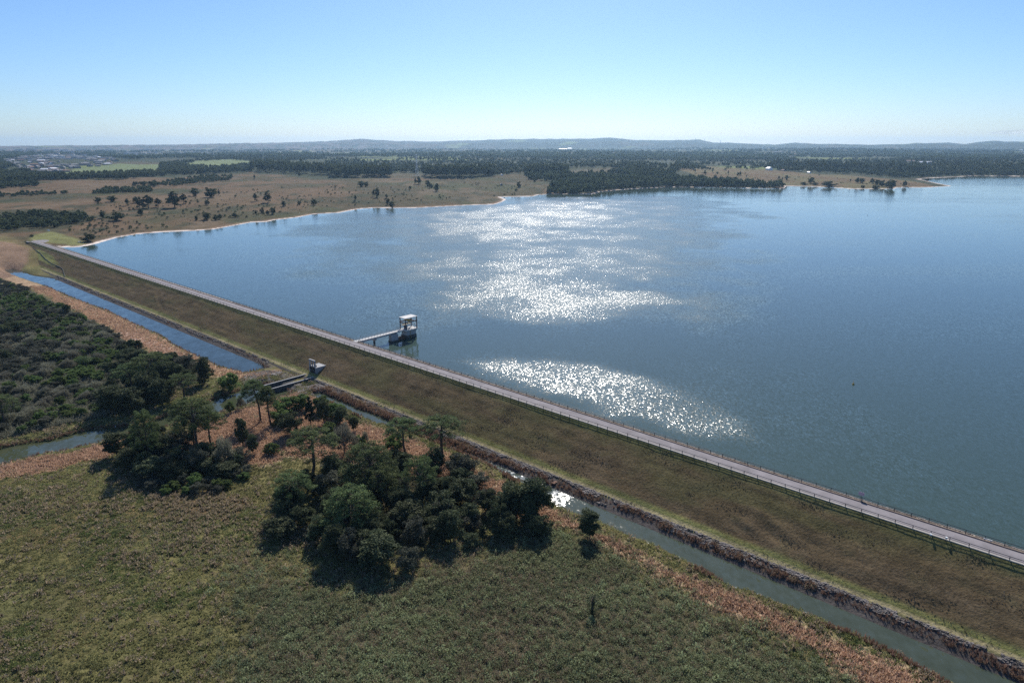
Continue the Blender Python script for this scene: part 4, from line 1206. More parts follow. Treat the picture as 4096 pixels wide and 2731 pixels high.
# far shore pasture trees
FS = [
 ('fro',352,967,930,46,'big dark two trunked tree on the lawn point at the far end of the dam'),
 ('fro',128,947,938,14,'small lone bush on the brown grass left of the far road end'),
 ('frc',595,833,774,62,'tall pine cluster crown, left of the two big dark clumps on the brown pasture'),
 ('frc',560,835,785,40,'smaller pine at the left flank of the left dark clump'),
 ('frc',634,829,788,36,'slender pine between the two big dark clumps'),
 ('frc',700,831,762,78,'tallest pine of the brown pasture, right of the two big dark clumps'),
 ('frc',735,815,770,40,'pine at the right flank of the right dark clump'),
 ('fro',780,786,747,30,'upright tree behind the big dark clumps, left of two'),
 ('fro',840,791,747,50,'broad tree behind the big dark clumps, right of two'),
 ('frc',876,783,755,14,'thin tree beside the broad tree behind the dark clumps'),
 ('frc',512,823,790,27,'dark conical tree left of the big dark clumps'),
 ('fro',545,812,785,24,'grey tree above the conical tree on the left pasture'),
 ('fro',449,807,781,32,'round bush tree on the orange grass, right of two'),
 ('fro',390,811,786,24,'round bush tree on the orange grass, left of two'),
 ('fro',563,862,834,24,'dark tree on the green hollow below the big clumps'),
 ('frc',549,895,881,11,'tiny dark bush near the shore below the green hollow'),
 ('fro',411,873,842,22,'brownish tree at the edge of the low dark scrub, left of two'),
 ('fro',465,882,846,48,'wide brownish tree at the edge of the low dark scrub, right of two'),
 ('fro',830,821,799,22,'lone round bush between the big clumps and the paired pines'),
 ('frc',1024,806,768,30,'left pine of a dark pair in the pasture middle'),
 ('frc',1072,811,764,46,'right and bushier pine of the dark pair in the pasture middle'),
 ('fro',1135,826,801,18,'small tree right of the dark pair'),
 ('fro',1196,820,801,17,'small bushy tree in the middle of the pasture slope'),
 ('fro',1258,822,795,28,'round tree in the middle of the pasture slope'),
 ('fro',828,880,846,34,'round tree near the waterline, largest of three'),
 ('fro',862,881,857,20,'small tree near the waterline, middle of three'),
 ('fro',880,878,855,20,'small tree near the waterline, right of three'),
 ('fro',786,883,861,13,'thin tree left of the three by the waterline'),
 ('frc',1024,865,838,14,'slim dark tree near the shore, left of a loose trio'),
 ('fro',1050,852,831,20,'upper tree of the loose trio near the shore'),
 ('fro',1070,860,840,16,'lower tree of the loose trio near the shore'),
 ('fro',1093,858,827,24,'rightmost and tallest tree of the loose group near the shore'),
 ('fro',940,870,850,20,'lone bush near the waterline left of the loose group'),
 ('frc',1196,709,686,12,'pointed tree on the upper pasture below the woods, right of two'),
 ('frc',1018,719,696,13,'pointed tree on the upper pasture below the woods, left of two'),
 ('frc',539,749,724,20,'first dark cone of the hedge row on the left pasture'),
 ('frc',575,750,724,26,'second dark cone of the hedge row on the left pasture'),
 ('fro',613,749,727,24,'round tree at the end of the hedge row on the left pasture'),
 ('fro',1447,748,722,30,'round dark tree above the pasture scrub, left of a touching pair'),
 ('fro',1466,748,724,18,'smaller right tree of a touching pair above the pasture scrub'),
 ('frc',1662,738,708,18,'left crown of the tall clump below the white pylon'),
 ('fro',1677,737,704,20,'right crown of the tall clump below the white pylon'),
 ('fro',1711,745,718,20,'upper tree of the pair right of the pylon clump'),
 ('fro',1723,752,732,22,'lower tree of the pair right of the pylon clump'),
 ('fro',1746,767,731,25,'large round headed tree alone on the sunny slope'),
 ('frc',1640,763,742,16,'cone shaped tree left of the sunny slope'),
 ('frc',1494,787,756,18,'dark tree on the slope above the bay, left of two'),
 ('fro',1510,790,750,22,'dark tree on the slope above the bay, right of two'),
 ('frc',1422,808,776,17,'dark upright tree alone above the shore'),
 ('fro',1547,792,774,10,'tiny bush tree on the slope above the bay'),
 ('fro',1552,820,793,20,'upper tree of the shore pair near the glitter'),
 ('fro',1567,833,803,24,'lower tree of the shore pair near the glitter'),
 ('fro',2077,751,723,19,'tree on the pasture left of the dark wood point, taller'),
 ('fro',2065,765,754,14,'low bush below the taller tree left of the wood point'),
 ('fro',2138,727,711,16,'round bush tree by the fenced field behind the bay'),
 ('frc',1786,796,788,9,'tiny bush on the pasture near the sandy point'),
 ('fro',2821,698,679,11,'slim tree on the peninsula meadow, first from the left'),
 ('frc',2780,692,673,10,'thin tree at the upper left of the peninsula meadow'),
 ('fro',2850,689,672,6,'very thin tree on the crest of the peninsula meadow'),
 ('fro',2869,696,686,10,'flat crowned little tree on the peninsula meadow'),
 ('frc',2913,697,681,10,'upright tree on the peninsula meadow left of the middle'),
 ('fro',2950,703,687,10,'left one of two touching trees on the peninsula meadow'),
 ('fro',2961,703,685,10,'right one of two touching trees on the peninsula meadow'),
 ('frc',2985,712,699,9,'low cone tree below the two touching trees'),
 ('frc',3115,721,701,12,'left tree of the dark trio behind the wood tip'),
 ('frc',3130,721,706,8,'middle slim tree of the dark trio behind the wood tip'),
 ('fro',3146,720,699,14,'right and fullest tree of the dark trio behind the wood tip'),
 ('fro',3217,740,727,26,'low dark bush left of the large peninsula tree'),
 ('fro',3244,735,708,26,'large round tree alone on the peninsula shore'),
 ('fro',3260,740,729,22,'low bush right of the large peninsula tree'),
 ('fro',3318,748,722,50,'wide spreading tree at the peninsula waterline'),
 ('frc',3276,704,696,6,'tiny dark tree high on the peninsula'),
 ('frc',3401,730,714,9,'small slim tree on the outer peninsula'),
 ('fro',3428,733,709,18,'left tree of the pair on the outer peninsula'),
 ('fro',3448,732,711,22,'right tree of the pair on the outer peninsula'),
 ('fro',3450,752,740,16,'bush at the water below the outer peninsula pair'),
 ('fro',3487,735,712,18,'first tree of the dark row near the peninsula tip'),
 ('fro',3508,740,716,22,'second tree of the dark row near the peninsula tip'),
 ('fro',3530,746,718,26,'third tree of the dark row near the peninsula tip'),
 ('fro',3550,752,722,24,'fourth tree of the dark row near the peninsula tip'),
 ('fro',3568,755,715,28,'last and tallest tree of the dark row near the peninsula tip'),
 ('fro',3500,755,740,30,'low waterside bush under the dark row'),
 ('fro',3619,747,722,18,'lone tree right of the dark row near the peninsula tip'),
 ('fro',3708,724,713,22,'bush behind the narrow tip of the peninsula'),
]
for a in FS:
    by_px(a[0], a[1], a[2], a[3], a[4], a[5], 'tree', 'trees scattered over the far shore pastures')

# ------------------------------------------------------------------ masses nobody could count
def replicate(V, Q, T, P, S, rot, tint):
    """V,Q,T: prototype verts, quads, tint; P (n,3) places; S (n,3) scales"""
    n = len(P); c, s_ = np.cos(rot)[:, None], np.sin(rot)[:, None]
    x = V[None, :, 0] * S[:, :1]; y = V[None, :, 1] * S[:, 1:2]; z = V[None, :, 2] * S[:, 2:]
    out = np.stack([x * c - y * s_ + P[:, :1], x * s_ + y * c + P[:, 1:2], z + P[:, 2:]], -1).reshape(-1, 3)
    q = (Q[None] + (np.arange(n) * len(V))[:, None, None]).reshape(-1, Q.shape[1]).astype(np.int32)
    t = np.clip(T[None] + tint[:, None], 0, 1).ravel()
    return out, q, t

def mass(name, label, m, protos, P, S, g, cat, tvar=.18, tbase=None):
    Vs, Qs, Ts = [], [], []; o = 0
    k = g.integers(0, len(protos), len(P)); rot = g.uniform(0, 6.28, len(P))
    tint = g.normal(size=len(P)) * tvar + (0 if tbase is None else tbase)
    for i, (V, Q, T) in enumerate(protos):
        mm = k == i
        if not mm.any(): continue
        a, q, t = replicate(V, Q, T, P[mm], S[mm], rot[mm], tint[mm])
        Vs.append(a); Qs.append(q + o); Ts.append(t); o += len(a)
    me = mk_mesh(name, np.vstack(Vs), [np.vstack(Qs)], m, attrs={'tint': np.concatenate(Ts)})
    return tag(link(name, me), label, cat, kind='stuff')

def far_proto(seed, shape, n=46):
    g = np.random.default_rng(seed)
    d = unit(n, g); d[:, 2] = np.where(d[:, 2] < -.5, -d[:, 2], d[:, 2])
    zz = d[:, 2]
    wr = {'round': 1.0, 'cone': 1.0, 'tall': .9}[shape] * (1.0 if shape != 'cone' else 1.05 - .42 * (zz + 1))
    c = np.stack([d[:, 0] * .38 * wr, d[:, 1] * .38 * wr, (.52 + zz * .40) if shape != 'tall' else (.58 + zz * .38)], -1) * g.uniform(.75, 1.05, n)[:, None]
    V, Q = leaf_quads(c, g.uniform(.28, .46, n), g.uniform(.2, .34, n), g, d, 1.1)
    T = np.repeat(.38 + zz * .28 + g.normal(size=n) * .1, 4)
    return V, Q, T
FP_R = [far_proto(300 + k, 'round') for k in range(4)]
FP_C = [far_proto(310 + k, 'cone') for k in range(3)]
FP_T = [far_proto(320 + k, 'tall') for k in range(3)]

def px_scatter(polys, n, g, excl=()):
    """points spread evenly as the photo shows a region, each found on the terrain"""
    out = []
    for poly, share in polys:
        a = np.array(poly, float); lo, hi = a.min(0), a.max(0)
        m = int(n * share * 3)
        u, v = g.uniform(lo[0], hi[0], m), g.uniform(lo[1], hi[1], m)
        ok = sdf(a, u, v) < 0
        for e in excl: ok &= sdf(np.array(e, float), u, v) > 0
        u, v = u[ok][:int(n * share)], v[ok][:int(n * share)]
        out.append(hit(u, v))
    P = np.vstack(out)
    dl = sdf(lake_poly, P[:, 0], P[:, 1])
    return P[dl > 4]

F1 = [(205,706),(262,690),(330,672),(480,660),(640,664),(640,682),(480,692),(330,706)]
F2 = [(730,662),(800,647),(920,640),(1010,650),(990,664),(880,674),(760,670)]
TOWN = [(0,645),(130,622),(300,618),(480,640),(430,662),(300,676),(250,692),(120,692),(60,670)]
PIN = [(2700,690),(2800,680),(3000,688),(3300,700),(3640,718),(3850,748),(3600,775),(3150,742),(2950,726),(2780,712)]
g = np.random.default_rng(11)
P = px_scatter([([(2190,777),(2330,778),(2405,768),(2400,740),(2330,722),(2250,735),(2200,752)], .2),
                ([(2400,768),(2580,754),(2700,750),(2875,751),(3000,754),(3138,756),(3136,746),(3050,742),(2960,730),(2800,722),(2700,715),(2560,722),(2420,740)], .55),
                ([(2100,715),(2250,735),(2420,740),(2700,712),(2700,695),(2480,700),(2240,700),(2100,695)], .35)], 1700, g)
S = np.stack([g.uniform(8, 13, len(P))] * 2 + [g.uniform(7, 17, len(P)) * (1 + .35 * fbm(P[:, 0] / 45, P[:, 1] / 45, 175, 2))], -1)
mass('shore_wood', 'dark dense wood along the right far shore of the lake', M['l_far'], FP_R + FP_C, P, S, g, 'wood')
P = px_scatter([([(1330,710),(1450,712),(1450,698),(1330,696)], .12), ([(1462,712),(1562,712),(1562,698),(1462,698)], .12), ([(1695,710),(1850,712),(1980,704),(1980,692),(1700,696)], .26),
                ([(1010,688),(1320,702),(1330,690),(1200,676),(1010,672)], .25), ([(1840,712),(1850,700),(1835,700)], .01),
                ([(2100,704),(2270,702),(2270,694),(2100,694)], .12), ([(3080,676),(3700,700),(3720,690),(3400,672),(3100,662)], .2)], 1000, g)
S = np.stack([g.uniform(10, 16, len(P))] * 2 + [g.uniform(19, 30, len(P))], -1)
mass('eucalyptus_groves', 'tall dark eucalyptus groves behind the far pasture', M['l_far'], FP_T, P, S, g, 'wood', .12, -.06)
P = px_scatter([([(1980,706),(2100,694),(2700,694),(2720,684),(3000,684),(3300,690),(3640,716),(3760,706),(4110,704),(4110,640),(3000,640),(2500,640),(1900,630),(1300,640),(1300,690),(1700,694)], .62),
                ([(0,735),(200,722),(500,718),(660,704),(1010,688),(1010,676),(600,694),(330,706),(0,700)], .16),
                ([(0,700),(120,692),(60,668),(0,650)], .08), ([(640,690),(1010,676),(1010,650),(1300,640),(1300,625),(900,632),(640,660)], .14)], 7600, g, [F1, F2, PIN])
S = np.stack([g.uniform(9, 16, len(P))] * 2 + [g.uniform(8, 15, len(P))], -1)
keep = fbm(P[:, 0] / 210, P[:, 1] / 420, 171, 3) < .42
mass('valley_forest', 'patchwork forest covering the land behind the lake', M['l_far'], FP_R + FP_R + FP_C, P[keep], S[keep], g, 'wood', .2)
P = px_scatter([([(0,650),(400,640),(900,632),(1300,628),(1900,632),(2500,642),(3000,642),(4110,642),(4110,586),(2800,592),(1800,596),(900,602),(0,612)], 1.0)], 8000, g, [F1, F2, TOWN])
r_ = np.hypot(P[:, 0], P[:, 1])
S = np.stack([g.uniform(16, 34, len(P))] * 2 + [g.uniform(10, 19, len(P))], -1)
keep = (fbm(P[:, 0] / 700, P[:, 1] / 700, 173, 3) < .38) & (r_ < 9500)
mass('distant_forest', 'blue hazed distant forest up to the hills', M['l_far'], FP_R, P[keep], S[keep], g, 'wood', .2, -.03)
P = px_scatter([([(520,742),(700,746),(935,722),(930,704),(820,704),(760,712),(680,728)], .3), ([(-10,756),(160,745),(145,733),(-10,733)], .14), ([(360,778),(610,770),(600,755),(430,757)], .2),
                ([(-10,792),(130,787),(300,776),(300,771),(-10,780)], .06), ([(-40,930),(220,912),(380,878),(330,858),(150,856),(-40,872)], .3)], 900, g)
S = np.stack([g.uniform(5, 9, len(P))] * 2 + [g.uniform(3.5, 8, len(P))], -1)
mass('hedge_scrub', 'dark hedges and low scrub crossing the left pasture', M['l_far'], FP_R, P, S, g, 'scrub', .2)
P = px_scatter([([(400,950),(900,880),(1500,820),(1980,790),(2190,770),(2180,725),(1900,730),(1300,740),(700,780),(300,830),(150,900)], .85), ([(2720,715),(2800,688),(3300,705),(3700,745),(3200,740)], .15)], 750, g)
sc_ = g.uniform(.4, 1, len(P)) * np.where(fbm(P[:, 0] / 80, P[:, 1] / 80, 177, 2) > 0, 1.25, .6)
S = np.stack([sc_ * 3.6, sc_ * 3.6, sc_ * 2.6], -1)
mass('pasture_scrub', 'small bushes speckling the far pasture', M['l_far'], FP_R, P, S, g, 'scrub', .2)

# ------------------------------------------------------------------ foreground cover
def tuft_proto(seed, n=9, h=.55, r=.4, w=.09, droop=.2):
    g = np.random.default_rng(seed)
    an = g.uniform(0, 6.28, n); rad = g.uniform(.1, 1, n) * r
    d = np.stack([np.cos(an), np.sin(an), np.zeros(n)], -1)
    base = d * (rad * .35)[:, None]; tip = d * rad[:, None] + np.array([0, 0, 1.0]) * (h * g.uniform(.6, 1.1, n) * (1 - droop * g.uniform(0, 1, n)))[:, None]
    sd = np.stack([-np.sin(an), np.cos(an), np.zeros(n)], -1) * w
    V = np.stack([base - sd - (0, 0, .1), base + sd - (0, 0, .1), tip + sd * .5, tip - sd * .5], 1).reshape(-1, 3)
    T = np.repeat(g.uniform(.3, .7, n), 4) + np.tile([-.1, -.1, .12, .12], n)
    return V, np.arange(4 * n).reshape(n, 4), T
def bush_proto(seed, n=60, flat=.8):
    g = np.random.default_rng(seed)
    d = unit(n, g); d[:, 2] = np.abs(d[:, 2])
    c = d * g.uniform(.5, 1.0, n)[:, None] * np.array([1, 1, flat]) * (1 + .25 * np.sin(d[:, :1] * 6 + seed))
    V, Q = leaf_quads(c, g.uniform(.22, .42, n), g.uniform(.12, .22, n), g, d + (0, 0, .3), .9)
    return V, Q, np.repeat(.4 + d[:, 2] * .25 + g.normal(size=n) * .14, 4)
TUFT = [tuft_proto(400 + k, 10, .42, .45) for k in range(5)]
DRY = [tuft_proto(410 + k, 10, .6, .75, .08, .75) for k in range(5)]
LOW = [bush_proto(450 + k, 34, .38) for k in range(4)]
REED = [tuft_proto(420 + k, 12, 1.6, .5, .06, .15) for k in range(4)]
BUSH = [bush_proto(430 + k) for k in range(5)]
TALL = [bush_proto(440 + k, 50, 1.5) for k in range(4)]

# candidate points over the visible land downstream, then split by land cover
g = np.random.default_rng(21)
n1_ = 420000; n2_ = 130000; n = n1_ + n2_
r0 = np.concatenate([np.sqrt(g.uniform(95 ** 2, 330 ** 2, n1_)), np.sqrt(g.uniform(330 ** 2, 640 ** 2, n2_))])
a0 = np.concatenate([g.uniform(math.radians(-45), math.radians(46), n1_), g.uniform(math.radians(-44), math.radians(-12), n2_)])
px_, py_ = r0 * np.sin(a0), r0 * np.cos(a0)
pz_, ax = terrain(px_, py_, True)
u_, v_ = topx(px_, py_, pz_)
wet = np.minimum(np.minimum(ax['dc'], ax['dk']), ax['ds'])
base_ok = (u_ > -250) & (u_ < 4350) & (v_ > 900) & (v_ < 2950) & (wet > .3) & (ax['t'] > 21.5)
zone = {k: sdf(p_, px_, py_, 40) for k, p_ in (('oa', orange_a), ('ob', orange_b), ('oc', orange_c), ('pg', palegreen), ('th', thicket), ('sc', scrub), ('bp', brownpatch))}
nz = fbm(px_ / 6, py_ / 6, 53, 3) * 2.2 + fbm(px_ / 22, py_ / 22, 41, 4) * 2.5
oran = (np.minimum(np.minimum(zone['oa'], zone['ob']), zone['oc']) + nz + np.abs(g.normal(size=n)) * 2.2) < 0
bankz = (ax['t'] < 30.5) & (ax['t'] > 21.5) & ((ax['ds'] < 9) | (ax['dc'] < 9))
chute = (np.abs(ax['s'] - 532) < 4.2) & (ax['t'] < 45)
base_ok &= ~chute
scr = (zone['sc'] + nz * 2.2 + g.normal(size=n) * 5) < 0
thk = zone['th'] < 1
pick = g.uniform(size=n); nb = fbm(px_ / 13, py_ / 13, 181, 3); nc = fbm(px_ / 34, py_ / 34, 183, 3)
def take(mask, prob):
    i = np.nonzero(base_ok & mask & (pick < prob))[0]
    return np.c_[px_[i], py_[i], pz_[i]], i
def siz(i, lo, hi, hmul=1.0):
    s_ = g.uniform(lo, hi, len(i)); return np.stack([s_, s_, s_ * hmul * g.uniform(.8, 1.25, len(i))], -1)
free = ~oran & ~bankz & ~thk
tb = nc[:] * .45 + nb * .38 + fbm(px_ / 75, py_ / 75, 195, 2) * .45 + fbm(px_ / 4, py_ / 4, 185, 2) * .25
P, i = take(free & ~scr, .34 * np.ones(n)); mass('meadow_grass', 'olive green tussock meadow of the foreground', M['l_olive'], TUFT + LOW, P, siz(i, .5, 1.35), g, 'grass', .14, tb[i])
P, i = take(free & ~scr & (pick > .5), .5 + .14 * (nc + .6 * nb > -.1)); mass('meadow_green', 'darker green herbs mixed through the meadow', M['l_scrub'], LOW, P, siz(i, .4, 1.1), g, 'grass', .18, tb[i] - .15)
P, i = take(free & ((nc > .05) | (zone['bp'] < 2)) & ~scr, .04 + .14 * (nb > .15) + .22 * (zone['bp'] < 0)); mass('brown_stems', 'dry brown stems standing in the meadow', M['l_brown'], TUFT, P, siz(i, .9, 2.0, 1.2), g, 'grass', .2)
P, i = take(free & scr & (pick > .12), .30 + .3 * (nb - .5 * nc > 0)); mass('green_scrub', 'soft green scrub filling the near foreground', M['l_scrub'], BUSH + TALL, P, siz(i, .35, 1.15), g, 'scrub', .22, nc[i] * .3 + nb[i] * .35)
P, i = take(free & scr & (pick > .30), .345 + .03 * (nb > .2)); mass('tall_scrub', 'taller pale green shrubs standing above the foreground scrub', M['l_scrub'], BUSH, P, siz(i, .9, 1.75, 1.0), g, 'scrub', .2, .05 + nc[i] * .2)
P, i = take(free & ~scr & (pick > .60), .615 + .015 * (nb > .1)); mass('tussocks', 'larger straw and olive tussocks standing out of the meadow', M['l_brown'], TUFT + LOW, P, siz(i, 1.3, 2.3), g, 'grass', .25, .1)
edge_b = Pz([(1200,2300),(1260,2360),(1500,2420),(1700,2340),(1900,2250),(2180,2190),(2300,2150),(2420,2200),(2560,2290),(2500,2340),(2250,2300),(1900,2360),(1600,2440),(1250,2470)])
P, i = take(~oran & (sdf(edge_b, px_, py_, 30) + nz < 0), .10 * np.ones(n)); mass('shrub_fringe', 'pale green leafy shrubs fringing the central grove', M['l_scrub'], BUSH, P, siz(i, .8, 1.7, 1.1), g, 'scrub', .15, .1)
P, i = take(free & scr, .34 + .5 * (fbm(px_ / 28, py_ / 28, 197, 3) > .08)); mass('brown_scrub', 'brown dry scrub between the green bushes of the foreground', M['l_brown'], TALL + TUFT, P, siz(i, .4, .9), g, 'scrub', .2)
P, i = take(free & ~scr & (nb + .5 * nc > .25), .13 * np.ones(n)); mass('meadow_bushes', 'low green bushes dotted over the meadow', M['l_gre'], BUSH, P, siz(i, .35, 1.0), g, 'scrub', .2, -.15)
P, i = take(oran & ~bankz & ~thk, .75 * np.ones(n)); mass('dry_grass', 'tan matted dry grass between creek and stream', M['l_dry'], DRY, P, siz(i, .8, 1.9), g, 'grass', .2, nb[i] * .35)
P, i = take(oran & ~bankz & (nb > .35), .05 * np.ones(n)); mass('grass_weeds', 'green weeds in the tan dry grass', M['l_scrub'], BUSH, P, siz(i, .4, 1.0), g, 'scrub', .15)
edge_w = ((ax['ds'] > .2) & (ax['ds'] < 2.6) & (ax['t'] < 30.5)) | ((ax['dc'] > .2) & (ax['dc'] < 1.6)) | ((ax['ds'] < 3.2) & (ax['t'] > 31) & (nb > .25)) | ((ax['dk'] > .2) & (ax['dk'] < 1.4))
P, i = take(edge_w, .75 * np.ones(n)); mass('reeds', 'brown reeds fringing the stream and the channel', M['l_reed'], REED, P, siz(i, .4, .95), g, 'reeds', .2)
P, i = take((ax['t'] > 23.3) & (ax['t'] < 30) & (ax['ds'] > .2) & (ax['ds'] < 6) & (fbm(ax['s'] / 7, ax['t'] / 2.5, 187, 3) > -.15), .8 * np.ones(n)); mass('bank_brush', 'matted brown growth on the rocky stream bank', M['l_reed'], DRY + TALL, P, siz(i, .4, 1.0), g, 'scrub', .2, -.1 + nb[i] * .3)
P, i = take((ax['t'] > 21.9) & (ax['t'] < 29) & (ax['ds'] < 9) & (ax['s'] > 700) & (fbm(ax['s'] / 5, ax['t'] / 3, 189, 2) > .35), .6 * np.ones(n)); mass('bank_bushes', 'dark brown bushy clumps on the rocky bank near the picture corner', M['l_brown'], TALL + BUSH, P, siz(i, .5, 1.1), g, 'scrub', .15, -.25)
P, i = take(thk & ~oran, .95 * np.ones(n)); mass('thicket_brush', 'grey brown undergrowth of the thicket', M['l_gra'], BUSH + TALL, P, siz(i, .6, 1.5), g, 'scrub', .25)
# grass on the slope
g2 = np.random.default_rng(33); m_ = 60000
sg_, tg_ = g2.uniform(330, 830, m_), g2.uniform(1.2, 21.8, m_)
w2 = W(sg_, tg_); zg = 4.75 - (tg_ - .8) * (10.75 / 20.5)
sel = fbm(sg_ / 9, tg_ / 3, 191, 3) + g2.normal(size=m_) * .25 > .35
P = np.c_[w2, zg][sel]; s_ = g2.uniform(.25, .5, len(P))
mass('slope_grass', 'short tufted grass of the dam slope', M['l_brown'], TUFT, P, np.stack([s_ * 1.3, s_ * 1.3, s_ * .6], -1), g2, 'grass', .15, -.25)

# rocks
def rock_proto(seed):
    g = np.random.default_rng(seed)
    V = np.array([(x_, y_, z_) for z_ in (-.5, .5) for y_ in (-.5, .5) for x_ in (-.5, .5)]) * g.uniform(.7, 1.15, (8, 1)) + g.normal(size=(8, 3)) * .08
    return V, np.array([(0, 2, 3, 1), (4, 5, 7, 6), (0, 1, 5, 4), (2, 6, 7, 3), (0, 4, 6, 2), (1, 3, 7, 5)]), np.full(8, .5)
ROCK = [rock_proto(500 + k) for k in range(6)]
g = np.random.default_rng(41); Pr = []
s1, t1 = g.uniform(535, 830, 26000), g.uniform(21.9, 26.4, 26000)
s2, t2 = g.uniform(150, 500, 15000), g.uniform(21.9, 26.2, 15000)
for s_, t_ in ((s1, t1), (s2, t2)):
    w2 = W(s_, t_); z_, a_ = terrain(w2[:, 0], w2[:, 1], True)
    ez_ = np.where(t_ > 21.3, -6.0 - (t_ - 21.3) * .36, -6)
    ok = np.minimum(a_['dc'], a_['ds']) > .1
    dens = fbm(s_ / 6, t_ / 1.5, 201, 3) + (23.6 - t_) * .3 > .05
    Pr.append(np.c_[w2, np.maximum(z_, np.where(t_ < 27, ez_, -99)) + .05][ok & dens])
th = g.uniform(0, 6.28, 9000); rd = g.uniform(6, 11, 9000)
s_, t_ = 522 + 1.6 * rd * np.cos(th), 36 + rd * np.sin(th)
w2 = W(s_, t_); z_, a_ = terrain(w2[:, 0], w2[:, 1], True)
ok = (a_['dk'] > .1) & (t_ > 24) & (np.abs(s_ - 532) > 4) & (a_['dc'] > 6)
Pr.append(np.c_[w2, z_ + .05][ok])
s_, t_ = g.uniform(536.5, 552, 4500), g.uniform(23, 42, 4500)
w2 = W(s_, t_); z_, a_ = terrain(w2[:, 0], w2[:, 1], True)
ok = (a_['dk'] > .1) & (a_['ds'] > .3) & (fbm(s_ / 4, t_ / 4, 203, 2) > -.2)
Pr.append(np.c_[w2, z_ + .05][ok])
s_ = g.uniform(400, 830, 7000); t_ = g.uniform(-9.5, -6.9, 7000)
w2 = W(s_, t_); Pr.append(np.c_[w2, 4.9 + (t_ + 6.3) * .48 + .1])
P = np.vstack(Pr); sz = g.uniform(.2, .5, len(P)) * g.uniform(.7, 1.3, len(P))
mass('riprap', 'grey broken rock lining the dam toe, outlet pool and lake edge', M['rock'], ROCK, P, np.stack([sz, sz * g.uniform(.7, 1.1, len(P)), sz * .75], -1), g, 'rocks')

# ------------------------------------------------------------------ houses, sheds, pylons far off
def house_parts(w, l, h, rh):
    wall = MB().box(-w / 2, w / 2, -l / 2, l / 2, -2, h)
    V = [(-w / 2 - .4, -l / 2 - .4, h + .02), (w / 2 + .4, -l / 2 - .4, h + .02), (w / 2 + .4, l / 2 + .4, h + .02), (-w / 2 - .4, l / 2 + .4, h + .02), (-w * .02, -l / 2 + rh * .7, h + rh), (-w * .02, l / 2 - rh * .7, h + rh)]
    roof = MB().add(V, [(0, 1, 4), (1, 2, 5, 4), (2, 3, 5), (3, 0, 4, 5), (3, 2, 1, 0)])
    return wall, roof
RC = {'terracotta': flat_mat('terracotta_tiles', (.20, .11, .08), .8, .25, 1), 'grey': flat_mat('fibre_cement', (.17, .17, .18), .8, .2, 1), 'white': flat_mat('white_sheet', (.75, .75, .76), .45, .06, 1), 'blue': flat_mat('blue_slate', (.20, .24, .33), .5, .15, 1), 'red': flat_mat('red_sheet', (.38, .12, .10), .6, .15, 1), 'dark': flat_mat('dark_sheet', (.10, .11, .14), .5, .2, 1)}
WALLM = flat_mat('house_plaster', (.24, .22, .21), .8, .2, .5)
FARM = [
 (437,706,16,20,3.2,5.5,'blue','house with wide blue grey hipped roof behind the left pasture',.4),
 (365,709,10,26,3,2,'white','long low white shed left of the blue roofed house',.2),
 (685,680,16,60,5,5,'dark','long dark roofed barn on the green field',1.4),
 (1012,652,14,30,5,4,'red','red roofed farm building right of the green fields',.8),
 (1223,676,9,12,5,4,'white','small white gabled house in front of the eucalyptus groves',.5),
 (2008,692,14,20,3.2,3.6,'terracotta','farmhouse with pale hipped roof on the lit green clearing',.3),
 (2008,702,6,16,2.6,1.2,'white','low white shed just below the farmhouse on the clearing',.1),
 (2252,598,26,90,7,4,'white','long white warehouse on the wooded skyline, left of two',1.5),
 (2278,597,24,60,7,4,'white','white warehouse on the wooded skyline, right of two',1.5),
 (2470,617,22,70,6,4,'white','white poultry shed among woods, left of the long row',1.5),
 (2560,620,16,120,5,3,'white','longest white shed of the row beyond the woods',1.55),
 (3076,681,14,20,6,4,'white','bright white open barn on the peninsula meadow edge',.3),
 (3133,684,9,14,3,2,'terracotta','small brownish shed right of the bright white barn',.4),
 (3236,693,8,10,3,2,'white','small white hut farther right on the peninsula meadow edge',.4),
 (3702,656,20,55,6,4,'white','white shed at the foot of the right wooded ridge',1.3),
 (4053,628,22,60,7,4,'white','white building high on the right wooded ridge',1.3),
 (4084,604,26,60,7,4,'white','pale building at the right picture edge below the hills',1.3),
 (3640,650,18,40,6,4,'terracotta','brown roofed building in the valley left of the right ridge',1.0),
 (2005,742,5,8,2.5,1.5,'grey','tiny grey shed among trees by the bay field',.2),
]
for u, v, w, l, h, rh, rc, lb, rz in FARM:
    q = hit(u, v)[0]
    hh = thing('farm_building', lb, 'building', q, rz + 1.57 * 0)
    a_, b_ = house_parts(w, l, h, rh)
    a_.build('wall', WALLM if rc != 'white' else M['white'], hh); b_.build('roof', RC[rc], hh)
g = np.random.default_rng(51)
